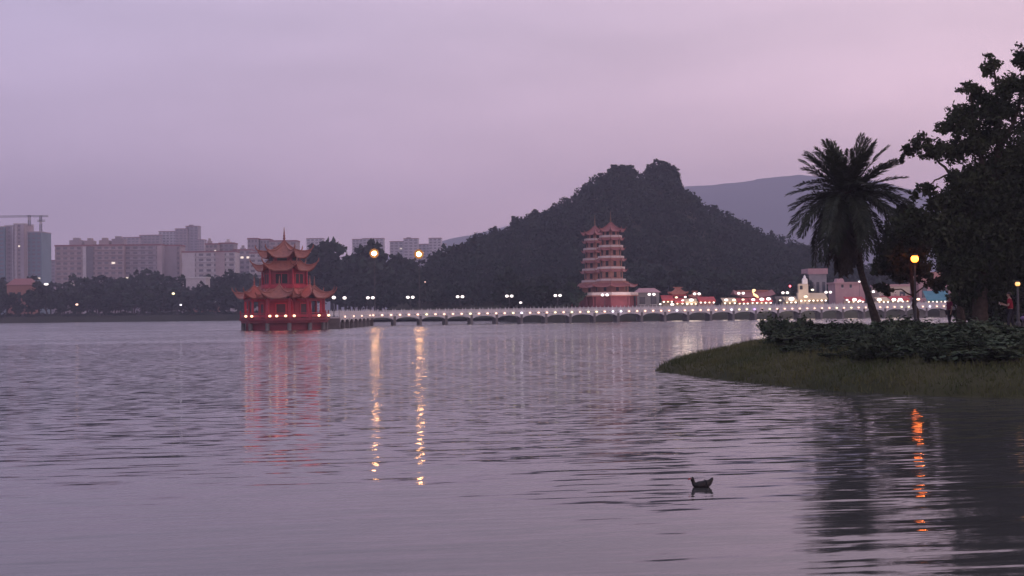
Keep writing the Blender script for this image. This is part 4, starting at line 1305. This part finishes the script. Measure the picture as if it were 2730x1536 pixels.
def build_palm():
    d = 73.0
    base = W(2344, 884, d)
    zb = bz(base.x, d)
    t = thing('date_palm', 'date palm with leaning trunk and a shaggy skirt of hanging fronds on the bank', 'palm', (base.x, d, zb))
    def rel(px, py): return W(px, py, d) - Vector((base.x, d, zb))
    pts = [Vector((.04, 0, -.4))] + [rel(*q) for q in ((2336, 858), (2325, 822), (2316, 790), (2304, 755), (2293, 715), (2281, 650), (2270, 590), (2261, 540), (2259, 520))]
    trunk = MB()
    fine, rad = [], []
    for i in range(len(pts) - 1):
        for k in range(5):
            f = k / 5
            q = pts[i].lerp(pts[i + 1], f)
            fine.append(q); rr = .27 - .11 * min(1, (i + f) / 3.0)
            rad.append(rr * (1 + .06 * (k % 2)))
    fine.append(pts[-1]); rad.append(.22)
    trunk.tube(fine, rad, 12).build('trunk', M['bark'], t, True)
    top = pts[-1]
    # crown boss
    MB().ball(top + Vector((0, 0, -.15)), .42, 10, 6, (1, 1, 1.5)).build('crown_boss', M['palm_dry'], t, True)
    F = [frond_mesh(3.2, dr, 62, .62, 'palm', 60 + i) for i, dr in enumerate((.15, .25, .40, .55, .8, 1.05, 1.35))]
    FD = [frond_mesh(3.3, dr, 52, .62, 'palm_dry', 80 + i, dry=True) for i, dr in enumerate((.05, .15, .25))]
    rr = random.Random(3)
    def put(me, az, el, s, name='frond'):
        o = link(name, me, t, top + Vector((.12 * math.cos(az), .12 * math.sin(az), .08)), (rr.uniform(-.3, .3), -el, az), (s, s, s))
        return o
    for k in range(34):                       # rising fronds
        az = k * 2.399 + rr.uniform(-.2, .2); el = math.radians(rr.uniform(32, 80))
        put(F[rr.choice((0, 0, 1, 1, 2))], az, el, rr.uniform(.88, 1.0))
    for k in range(20):                       # arching
        az = k * 2.399 + rr.uniform(-.2, .2); el = math.radians(rr.uniform(2, 34))
        put(F[rr.choice((2, 3, 3, 4))], az, el, rr.uniform(.92, 1.04))
    for k in range(34):                       # arching over and down
        az = k * 2.399 + rr.uniform(-.2, .2); el = rr.uniform(-38, 26)
        put(F[rr.choice((4, 5, 5, 6))], az, math.radians(el), rr.uniform(1.0, 1.16))
    for k in range(44):                       # hanging dry skirt
        az = k * 2.399 + rr.uniform(-.2, .2); el = math.radians(rr.uniform(-89, -72))
        put(FD[rr.choice((0, 1, 2))], az, el, rr.uniform(.95, 1.32), 'hanging_frond')
    return t
build_palm()

# ------------------------------------------------------------------ near bank: broadleaf trees
def near_tree(name, label, d, base_px, blobs, limbs, nleaf, lsize, seed, trunk_r, ydepth=1.0, cat='tree'):
    r = np.random.default_rng(seed)
    b = W(base_px[0], base_px[1], d)
    zb = bz(b.x, d)
    t = thing(name, label, cat, (b.x, d, zb))
    o = Vector((b.x, d, zb))
    k = d / FPX
    bl = []
    for (px, py, rp, dy) in blobs:
        c = W(px, py, d) - o
        up_ = 1.0 if py > 480 else .97
        rp = rp * up_
        bl.append((c.x, dy, c.z, rp * k * 1.12, rp * k * ydepth * r.uniform(.9, 1.3), rp * k * r.uniform(.85, 1.05)))
    pts = blob_points(bl, nleaf, r, 22, .17, .30)
    link('crown', np_mesh('crown', leaf_quads(pts, lsize, r, .5), 4, M['leaf_near']), t)
    tb = MB()
    for path, rad in limbs:
        pp_ = [W(px, py, d) - o + Vector((0, dy, 0)) for px, py, dy in path]
        if path[0][:2] == base_px: pp_[0].z = -.3
        fine, rr_ = [], []
        for i in range(len(pp_) - 1):
            for q in range(4):
                f = q / 4
                p = pp_[i].lerp(pp_[i + 1], f); w_ = (i + f) / (len(pp_) - 1)
                fine.append(p + Vector(r.normal(0, .025, 3))); rr_.append(rad[0] + (rad[1] - rad[0]) * w_)
        fine.append(pp_[-1]); rr_.append(rad[1])
        tb.tube(fine, rr_, 8)
    tb.build('trunk', M['bark'], t, True)
    return t
# slim tree by the orange lamp
near_tree('park_tree', 'slim round-crowned tree beside the orange park lamp', 80, (2447, 880),
          [(2430, 610, 52, 0), (2395, 640, 42, -.4), (2455, 640, 42, .3), (2415, 575, 30, .2), (2370, 672, 30, .2), (2362, 705, 26, 0), (2395, 700, 34, .3), (2440, 690, 34, .9), (2340, 720, 20, 0), (2405, 728, 26, .4), (2470, 600, 30, 0), (2350, 768, 18, .3), (2362, 775, 16, 0), (2470, 720, 26, .6), (2500, 755, 24, .4), (2520, 745, 18, .2)],
          [([(2447, 880, 0), (2441, 840, 0), (2436, 790, 0), (2430, 735, 0), (2428, 660, 0)], (.20, .07)), ([(2433, 760, 0), (2405, 725, .1), (2372, 690, .1)], (.07, .025)), ([(2431, 740, 0), (2452, 690, .2), (2462, 630, .2)], (.07, .025)),
           ([(2436, 790, 0), (2400, 772, 0), (2358, 770, .1)], (.05, .02)), ([(2436, 790, 0), (2470, 760, .2), (2505, 750, .3)], (.05, .02))],
          24000, .115, 41, .2)
# the big tree at the right edge
near_tree('large_tree', 'large dark spreading tree filling the right edge of the photo', 66, (2610, 868),
          [(2651, 172, 26, 0), (2640, 188, 22, .3), (2725, 152, 30, 0), (2760, 165, 40, .2), (2594, 235, 27, 0), (2620, 250, 30, .4), (2684, 235, 38, 0), (2725, 225, 40, .5), (2552, 300, 26, 0), (2585, 300, 36, .4),
           (2640, 300, 46, 0), (2690, 285, 40, .6), (2530, 340, 30, 0), (2570, 350, 36, -.4), (2458, 385, 30, 0), (2425, 400, 24, .2), (2410, 425, 12, 0), (2490, 400, 32, .3), (2525, 405, 34, 0), (2560, 395, 36, .5), (2610, 380, 46, 0), (2650, 360, 44, .4),
           (2740, 345, 24, .2), (2775, 300, 60, 0), (2700, 420, 52, 0), (2660, 450, 56, .6), (2560, 480, 34, -.3), (2600, 470, 42, 0), (2468, 508, 26, 0), (2445, 520, 14, .2), (2500, 545, 30, .4), (2540, 530, 44, 0), (2590, 540, 64, .8), (2660, 540, 80, 0), (2720, 520, 70, .6),
           (2440, 580, 28, 0), (2420, 600, 26, .3), (2480, 600, 40, .3), (2530, 610, 52, 0), (2590, 630, 64, .6), (2660, 640, 80, 0), (2730, 640, 80, .5), (2540, 690, 42, .2), (2580, 700, 56, 0), (2650, 715, 66, .4), (2710, 700, 56, 0), (2560, 755, 34, .2), (2600, 765, 44, 0), (2650, 770, 40, .3),
           (2800, 420, 110, 0), (2830, 560, 120, .5), (2820, 680, 100, 0), (2590, 800, 26, .8), (2625, 810, 26, .9)],
          [([(2610, 868, 0), (2612, 820, 0), (2618, 740, 0), (2632, 640, 0), (2650, 520, 0), (2665, 400, 0)], (.42, .16)), ([(2632, 640, 0), (2590, 560, .2), (2540, 460, .2), (2480, 405, .1)], (.16, .03)), ([(2650, 520, 0), (2620, 420, .1), (2600, 330, .1), (2590, 250, 0)], (.15, .03)),
           ([(2665, 400, 0), (2670, 310, .1), (2660, 230, .1), (2652, 175, 0)], (.13, .03)), ([(2665, 400, 0), (2710, 330, .2), (2735, 230, .2), (2740, 165, 0)], (.13, .03)), ([(2632, 640, 0), (2720, 560, .3), (2800, 450, .3)], (.18, .05)), ([(2618, 740, 0), (2570, 690, .2), (2520, 620, .2)], (.13, .03)),
           ([(2540, 460, .2), (2500, 480, .2), (2468, 505, .1)], (.05, .02))],
          110000, .10, 43, .4)
# a second trunk behind, under the same shade
near_tree('shade_tree', 'leaning tree in the deep shade left of the person in red', 76, (2565, 872),
          [(2560, 660, 50, .4), (2530, 640, 36, 0), (2590, 690, 46, .3), (2545, 715, 36, .2), (2605, 640, 46, 0), (2575, 610, 44, 0)],
          [([(2565, 872, 0), (2560, 830, 0), (2566, 770, 0), (2562, 700, 0), (2570, 640, 0)], (.26, .10)), ([(2566, 770, 0), (2590, 720, .1), (2600, 660, .1)], (.10, .03))],
          16000, .12, 47, .3)

near_tree('background_tree', 'low dense tree closing the view behind the large tree trunk', 92, (2690, 862),
          [(2560, 800, 30, .3), (2590, 830, 34, 0), (2625, 800, 44, .4), (2660, 830, 40, 0), (2700, 800, 52, .5), (2735, 830, 44, 0), (2770, 790, 60, 0), (2610, 760, 44, .3), (2670, 750, 50, 0), (2730, 750, 50, .4), (2640, 845, 26, .2), (2710, 850, 28, .3), (2560, 845, 20, .2)],
          [([(2690, 862, 0), (2688, 830, 0), (2692, 790, 0), (2690, 740, 0)], (.22, .08)), ([(2688, 830, 0), (2640, 800, .2), (2600, 790, .2)], (.09, .03)), ([(2692, 800, 0), (2735, 770, .2), (2765, 770, .2)], (.09, .03))],
          22000, .15, 53, .3)

# shrubs on the bank
def shrub_meshes(i):
    r = np.random.default_rng(300 + i)
    blobs = []
    for j in range(7):
        a = r.uniform(0, 2 * PI); q = r.uniform(0, .62)
        s = r.uniform(.28, .45)
        blobs.append((q * math.cos(a), q * math.sin(a), r.uniform(.25, .62), s, s, s * .8))
    c = blob_points(blobs, 1500, r, 14, .2, .4)
    c[:, 2] = np.maximum(c[:, 2], .01)
    # a few taller shoots
    sh_ = []
    for j in range(9):
        a = r.uniform(0, 2 * PI); q = r.uniform(0, .6); hh = r.uniform(.8, 1.15)
        for k in range(8):
            sh_.append((q * math.cos(a) + r.normal(0, .03), q * math.sin(a) + r.normal(0, .03), hh * k / 7 + r.normal(0, .02)))
    c = np.concatenate([c, np.array(sh_)])
    f = np_mesh('foliage', leaf_quads(c, .085, r, .55), 4, M['leaf_shrub'])
    s = MB()
    for j in range(6):
        b = blobs[j]
        s.tube([(0, 0, -.1), (b[0] * .6, b[1] * .6, b[2] * .6), (b[0], b[1], b[2])], [.03, .02, .008], 5)
    return f, s.mesh('stem', M['bark'])
SM = [shrub_meshes(i) for i in range(6)]
SHR = [(2055, 67.5, 1.0, 1.35), (2092, 68, 1.0, 1.25), (2075, 63, 1.0, .75), (2118, 66, 1.1, .9), (2140, 62, 1.1, .75), (2165, 68, 1.2, .95), (2190, 63, 1.2, .8), (2215, 69, 1.2, .95), (2232, 61, 1.2, .8), (2262, 70, 1.3, .95), (2268, 63, 1.3, .8), (2295, 68, 1.2, .8),
       (2300, 59, 1.2, .72), (2325, 64, 1.1, .72), (2372, 66, 1.1, .70), (2352, 60, 1.2, .75), (2390, 58, 1.3, .80), (2425, 63, 1.2, .72), (2430, 56, 1.2, .75), (2465, 58, 1.2, .72), (2480, 54, 1.2, .70), (2505, 60, 1.1, .65), (2520, 55, 1.2, .72), (2555, 57, 1.2, .65),
       (2570, 52, 1.2, .68), (2605, 55, 1.2, .65), (2620, 51, 1.1, .62), (2650, 54, 1.2, .62), (2668, 50, 1.1, .60), (2695, 53, 1.2, .62), (2715, 50, 1.2, .62), (2740, 55, 1.3, .7), (2340, 57, 1.0, .55), (2270, 58, 1.0, .55), (2195, 60, .9, .5), (2120, 61, .9, .5), (2240, 66, 1.2, .9), (2145, 70, 1.1, 1.0),
       (2410, 60, 1.2, .72), (2450, 61, 1.2, .7), (2540, 53, 1.1, .6), (2590, 58, 1.2, .6), (2635, 57, 1.1, .6), (2375, 55, 1.1, .58)]
r8 = random.Random(8)
for k in range(48):
    px = r8.uniform(2105, 2725)
    u_ = r8.random()
    near = float(np.interp(px, [2100, 2350, 2730], [57.5, 49.5, 45.5])); farr = float(np.interp(px, [2100, 2350, 2730], [66, 58, 54]))
    SHR.append((px, near + (farr - near) * u_, r8.uniform(.5, 1.9), r8.uniform(.30, .75) * (1 + .5 * (r8.random() < .2))))
SHR = [(a, b, c * r8.uniform(.75, 1.35), e * r8.uniform(.45, 1.15)) for a, b, c, e in SHR]
SHR.sort()
nl = nr = 0
for i, (px, d, w_, h_) in enumerate(SHR):
    x_ = PX(px, d)
    if px < 2340:
        nl += 1; lab, grp = f'{nth(nl)} dark shrub from the left in the thicket left of the palm trunk', 'shrubs left of the palm'
    else:
        nr += 1; lab, grp = f'{nth(nr)} dark shrub counted rightwards from the palm trunk on the bank', 'shrubs right of the palm'
    t = thing('shrub', lab, 'shrub', (x_, d, bz(x_, d) - .06), random.uniform(0, 6.28), grp)
    f, s = SM[i % 6]
    link('foliage', f, t, scale=(w_, w_, h_)); link('stem', s, t, scale=(w_, w_, h_))

# rocks
def rock(px, d, s, label, m_='concrete_dk'):
    r = np.random.default_rng(int(px))
    bm = bmesh.new(); bmesh.ops.create_icosphere(bm, subdivisions=2, radius=1)
    for v_ in bm.verts:
        v_.co *= 1 + .22 * math.sin(v_.co.x * 3 + px) * math.cos(v_.co.y * 4) + r.uniform(-.06, .06)
        v_.co.z = max(v_.co.z, -.4) * .7
    me = bpy.data.meshes.new('boulder'); bm.to_mesh(me); bm.free()
    me.materials.append(M[m_])
    x_ = PX(px, d)
    o = link('boulder', me, None, (x_, d, bz(x_, d) + .18 * s), (0, 0, px), (s * 1.4, s, s))
    tag(o, label, 'rock')
rock(2462, 74, .30, 'pale grey boulder at the foot of the slim tree', 'concrete')
rock(2488, 76, .20, 'smaller reddish stone right of the slim tree', 'brick')
rock(2672, 60.5, .36, 'dark boulder on the path in front of the person in red', 'dark')

# ------------------------------------------------------------------ lamps on the near bank
def park_lamp(px, py, d, label, bm, r):
    p = W(px, py, d); zb = bz(p.x, d)
    t = thing('park_lamp', label, 'lamp', (p.x, d, zb))
    h = p.z - zb
    MB().lathe([(.13, -.2), (.13, .35), (.07, .45), (.045, h - r * 1.1), (.09, h - r), (.05, h - r * .8)], 10).build('post', M['metal'], t)
    g = MB().ball((0, 0, h), r, 14, 9).build('lamp_globe', M[bm], t, True)
    MB().lathe([(r * 1.0, h + r * .75), (r * .7, h + r * 1.15), (r * .1, h + r * 1.4)], 12).build('cap', M['metal'], g)
    return t
tl = park_lamp(2439, 690, 78.8, 'glowing orange globe lamp in front of the slim tree', 'bulb_or', .21)
l = bpy.data.lights.new('park_lamp_light', 'POINT'); l.energy = 220; l.color = (1, .24, .04); l.shadow_soft_size = .2
lo = bpy.data.objects.new('park_lamp_light', l); COL.objects.link(lo); lo.parent = tl; lo.location = (0, -.05, W(2439, 690, 78.8).z - tl.location.z)
park_lamp(2713, 757, 63.2, 'small yellow lamp shining under the big tree at the right edge', 'bulb_yl', .11)

# ------------------------------------------------------------------ people
def skin_mesh(name, verts, edges, radii, mt, parent, root=0, sub=2):
    me = bpy.data.meshes.new(name)
    me.from_pydata(verts, edges, [])
    o = link(name, me, parent)
    md = o.modifiers.new('skin', 'SKIN'); md.use_smooth_shade = True
    for i, sv in enumerate(me.skin_vertices[0].data):
        rr = radii[i]
        sv.radius = rr if isinstance(rr, tuple) else (rr, rr)
        sv.use_root = (i == root)
    s = o.modifiers.new('sub', 'SUBSURF'); s.levels = sub; s.render_levels = sub
    me.materials.append(mt)
    return o
M['skin'] = mat('skin', (.20, .12, .09), (.25, .15, .11), .55, 8, .4)
M['hair'] = mat('black hair', (.012, .010, .010), (.02, .018, .016), .5, 20, .4)
M['shirt_red'] = mat('red shirt', (.15, .008, .018), (.20, .012, .024), .8, 10, .2)
M['shirt_mar'] = mat('maroon shirt', (.10, .015, .04), (.14, .02, .055), .8, 10, .2)
M['trousers'] = mat('dark trousers', (.018, .018, .024), (.03, .03, .036), .85, 12, .2)
M['shoe'] = mat('dark shoes', (.015, .014, .014), (.025, .022, .022), .6, 12, .3)
M['phone'] = mat('pale phone case', (.6, .58, .6), (.7, .68, .7), .3, 5, .5)
def person(x, y, H, facing, label, shirt, arm_l, arm_r, stride, held=None, lean=0.0):
    """arm_*: list of elbow, wrist offsets from the shoulder (x right, y forward, z up) in metres at H = 1.7"""
    k = H / 1.7
    t = thing('person', label, 'person', (x, y, bz(x, y)), facing)
    V, E, R = [], [], []
    def v(p, r, prev=None):
        V.append((p[0] * k, (p[1] + lean * max(0, p[2] - .9)) * k, p[2] * k)); R.append(tuple(q * k for q in r) if isinstance(r, tuple) else r * k)
        if prev is not None: E.append((prev, len(V) - 1))
        return len(V) - 1
    pel = v((0, 0, .93), (.15, .11)); wst = v((0, .0, 1.08), (.135, .10), pel); chs = v((0, .01, 1.27), (.165, .11), wst); shl = v((0, 0, 1.40), (.11, .085), chs)
    nk = v((0, .01, 1.48), .052, shl); hd0 = v((0, .02, 1.545), (.062, .075), nk); hd1 = v((0, .015, 1.62), (.075, .088), hd0); hd2 = v((0, .005, 1.675), (.06, .07), hd1)
    v((0, .108, 1.585), .012, hd0)                         # nose
    v((.078, .0, 1.59), .014, hd1); v((-.078, .0, 1.59), .014, hd1)   # ears
    legs, arms = [], []
    for s, st in ((-1, stride), (1, -stride)):
        hip = v((s * .095, 0, .88), .088, pel)
        kn = v((s * .10, st * .22 + .03, .48), .058, hip); an = v((s * .10, st * .38 - .02 * abs(st), .09), .038, kn)
        hl = v((s * .10, st * .38 + .06, .045), .038, an); toe = v((s * .105, st * .38 + .17, .03), .028, hl)
        legs.append((hip, kn, an, hl, toe))
    hands = []
    for s, ar in ((-1, arm_l), (1, arm_r)):
        sh_ = v((s * .175, 0, 1.385), .055, shl)
        p0 = Vector((s * .19, 0, 1.37))
        el = v(tuple(p0 + Vector(ar[0])), .043, sh_); wr = v(tuple(p0 + Vector(ar[1])), .028, el)
        dv = (Vector(ar[1]) - Vector(ar[0])).normalized()
        pm_ = p0 + Vector(ar[1]) + dv * .06
        pa = v(tuple(pm_), (.036, .02), wr)
        sd_ = dv.cross(Vector((0, 0, 1)))
        if sd_.length < .2: sd_ = Vector((0, 1, 0))
        sd_.normalize()
        for q, fl in ((-.030, .060), (-.010, .075), (.010, .070), (.028, .055)):
            f1 = v(tuple(pm_ + sd_ * q + dv * (.03 + fl * .5)), .0085, pa)
            v(tuple(pm_ + sd_ * q * 1.1 + dv * (.03 + fl) + Vector((0, .02, 0))), .007, f1)
        th = v(tuple(pm_ + sd_ * -.045 + dv * .01 + Vector((0, .02, 0))), .0095, pa)
        v(tuple(pm_ + sd_ * -.055 + dv * .04 + Vector((0, .035, 0))), .008, th)
        arms.append((sh_, el, wr)); hands.append(pm_)
    body = skin_mesh('body', V, E, R, M['skin'], t)
    def sub_(name, idx, ed, grow, mt, trims=None):
        vs = [V[i] for i in idx]; mp = {i: j for j, i in enumerate(idx)}
        rr = [tuple(q * grow + .008 for q in R[i]) if isinstance(R[i], tuple) else R[i] * grow + .010 for i in idx]
        if trims:
            for i, f in trims.items():
                a, b = f[0], f[1]
                vs[mp[i]] = tuple(Vector(V[a]).lerp(Vector(V[b]), f[2]))
        skin_mesh(name, vs, [(mp[a], mp[b]) for a, b in ed], rr, mt, t)
    a0, a1 = arms
    sub_('shirt', [pel, wst, chs, shl, a0[0], a0[1], a1[0], a1[1]], [(pel, wst), (wst, chs), (chs, shl), (shl, a0[0]), (a0[0], a0[1]), (shl, a1[0]), (a1[0], a1[1])], 1.16, M[shirt],
         {a0[1]: (a0[0], a0[1], .75), a1[1]: (a1[0], a1[1], .75)})
    l0, l1 = legs
    sub_('trousers', [pel, l0[0], l0[1], l0[2], l1[0], l1[1], l1[2]], [(pel, l0[0]), (l0[0], l0[1]), (l0[1], l0[2]), (pel, l1[0]), (l1[0], l1[1]), (l1[1], l1[2])], 1.22, M['trousers'])
    for lg in legs:
        sub_('shoe', [lg[2], lg[3], lg[4]], [(lg[2], lg[3]), (lg[3], lg[4])], 1.15, M['shoe'], {lg[2]: (lg[3], lg[2], .5)})
    hr = MB()
    yo = lean * .75 * k
    hr.ball((0, (-.018) * k + yo, 1.645 * k), .098 * k, 12, 8, (.92, 1.0, .86))
    hr.ball((0, (-.05) * k + yo, 1.60 * k), .078 * k, 10, 6, (.98, .8, 1.0))
    hr.build('hair', M['hair'], t, True)
    return t, hands, k
red_x, red_y = PX(2694, 62.5), 62.5
tp, hands, kk = person(red_x, red_y, 1.74, math.radians(72), 'person in a red top standing on the path, arm raised to a pale phone', 'shirt_red',
       [(-.10, .10, -.26), (-.02, .32, -.20)], [(.10, .06, -.27), (.06, .30, -.16)], .35, lean=.10)
tp2, _, _ = person(PX(2531, 70.0), 70.0, 1.60, math.radians(100), 'person in dark maroon clothes standing in the shade by the water', 'shirt_mar',
       [(-.06, .0, -.28), (-.05, .06, -.52)], [(.06, .0, -.28), (.05, .06, -.52)], .2)
# the phone in the red person's hands
hw = tp.matrix_basis @ (Vector(hands[0]) * kk)
ph = MB().box(-.04, .04, -.006, .006, -.08, .08)
o = ph.build('phone', M['phone'], None); 
o.location = Matrix.Translation(tp.location) @ Matrix.Rotation(tp.rotation_euler.z, 4, 'Z') @ (Vector((hands[0].x + .02, hands[0].y + .10 * (hands[0].z - .9) + .05, hands[0].z + .03)) * kk)
o.rotation_euler = (math.radians(-25), 0, tp.rotation_euler.z)
tag(o, 'small pale phone held up by the person in red', 'phone')

# parked scooter at the right edge
M['lilac'] = mat('lilac scooter paint', (.10, .06, .14), (.14, .09, .18), .4, 3, .5)
sx_, sy_ = PX(2768, 60), 60.0
t = thing('motor_scooter', 'lilac motor scooter parked at the right edge behind the person in red', 'scooter', (sx_, sy_, bz(sx_, sy_)), math.radians(12))
for xw in (-.6, .6):
    wv = MB(); ring_ = []
    A_, B_ = 18, 8
    vs = [((.21 + .055 * math.cos(2 * PI * j / B_)) * math.cos(2 * PI * i / A_) + xw, .045 * math.sin(2 * PI * j / B_), (.21 + .055 * math.cos(2 * PI * j / B_)) * math.sin(2 * PI * i / A_) + .265) for i in range(A_) for j in range(B_)]
    fs = [(i * B_ + j, ((i + 1) % A_) * B_ + j, ((i + 1) % A_) * B_ + (j + 1) % B_, i * B_ + (j + 1) % B_) for i in range(A_) for j in range(B_)]
    wh = wv.add(vs, fs).build('tyre', M['shoe'], t, True)
    MB().tube([(xw, -.03, .265), (xw, .03, .265)], .16, 12).build('rim', M['metal'], wh)
MB().tube([(-.85, 0, .62), (-.7, 0, .60), (-.4, 0, .52), (-.15, 0, .36), (.1, 0, .28), (.32, 0, .36), (.42, 0, .62), (.44, 0, .88)], [.05, .14, .19, .17, .13, .14, .16, .10], 12).build('body', M['lilac'], t, True)
MB().tube([(-.75, 0, .74), (-.5, 0, .77), (-.2, 0, .75), (-.05, 0, .72)], [.06, .13, .14, .06], 10).build('seat', M['shoe'], t, True)
MB().tube([(.6, 0, .28), (.5, 0, .6), (.42, 0, .98)], .03, 8).build('fork', M['metal'], t)
MB().tube([(.34, -.32, 1.0), (.42, -.12, 1.02), (.42, .12, 1.02), (.34, .32, 1.0)], .02, 8).build('handlebar', M['metal'], t)
MB().ball((.52, 0, .92), .07, 10, 6).build('headlight', M['phone'], t)

# ------------------------------------------------------------------ the water bird
def moorhen():
    d = 22.6
    x = PX(1862, d)
    t = thing('water_bird', 'small dark water bird with raised tail swimming to the left', 'bird', (x, d, 0), math.radians(4))
    V = [(.02, 0, .036), (-.065, 0, .032), (-.112, 0, .040), (-.128, 0, .080), (-.134, 0, .112), (-.146, 0, .136), (-.166, 0, .138), (.085, 0, .050), (.130, 0, .070), (.162, 0, .104), (.182, 0, .138), (.190, 0, .150)]
    E = [(0, 1), (1, 2), (2, 3), (3, 4), (4, 5), (5, 6), (0, 7), (7, 8), (8, 9), (9, 10), (10, 11)]
    R = [(.074, .066), (.068, .062), (.046, .050), (.024, .030), (.028, .034), (.038, .048), (.030, .036), (.070, .072), (.050, .056), (.034, .034), (.026, .022), (.018, .012)]
    M['plume'] = mat('black plumage', (.010, .010, .012), (.022, .020, .020), .6, 30, .3)
    M['bill'] = mat('red bill', (.30, .03, .03), (.38, .05, .04), .4, 30, .4)
    skin_mesh('body', V, E, R, M['plume'], t)
    MB().tube([(-.176, 0, .138), (-.196, 0, .132), (-.218, 0, .125)], [.014, .011, .003], 8).build('bill', M['bill'], t, True)
    for s in (-1, 1):
        MB().add([(-.06, s * .056, .058), (.03, s * .072, .082), (.14, s * .036, .100), (.10, s * .056, .050), (.02, s * .076, .030), (-.05, s * .066, .030)],
                 [(0, 1, 4, 5), (1, 2, 3, 4)]).build('wing', M['plume'], t, True)
        MB().ball((-.160, s * .026, .148), .0045, 8, 5).build('eye', M['bill'], t)
moorhen()

# ------------------------------------------------------------------ haze
hm = bpy.data.materials.new('evening haze'); hm.use_nodes = True
hn = hm.node_tree.nodes; hl = hm.node_tree.links
hn.clear()
ho = hn.new('ShaderNodeOutputMaterial'); hv = hn.new('ShaderNodeVolumePrincipled')
hv.inputs['Color'].default_value = (.74, .76, 1.0, 1)
hv.inputs['Density'].default_value = 0.00033
hl.new(hv.outputs[0], ho.inputs['Volume'])
hb = MB().box(-6500, 6900, -60, 5750, -4, 500).build('haze', hm)
tag(hb, 'thin violet evening haze over the lake', 'haze', kind='stuff')
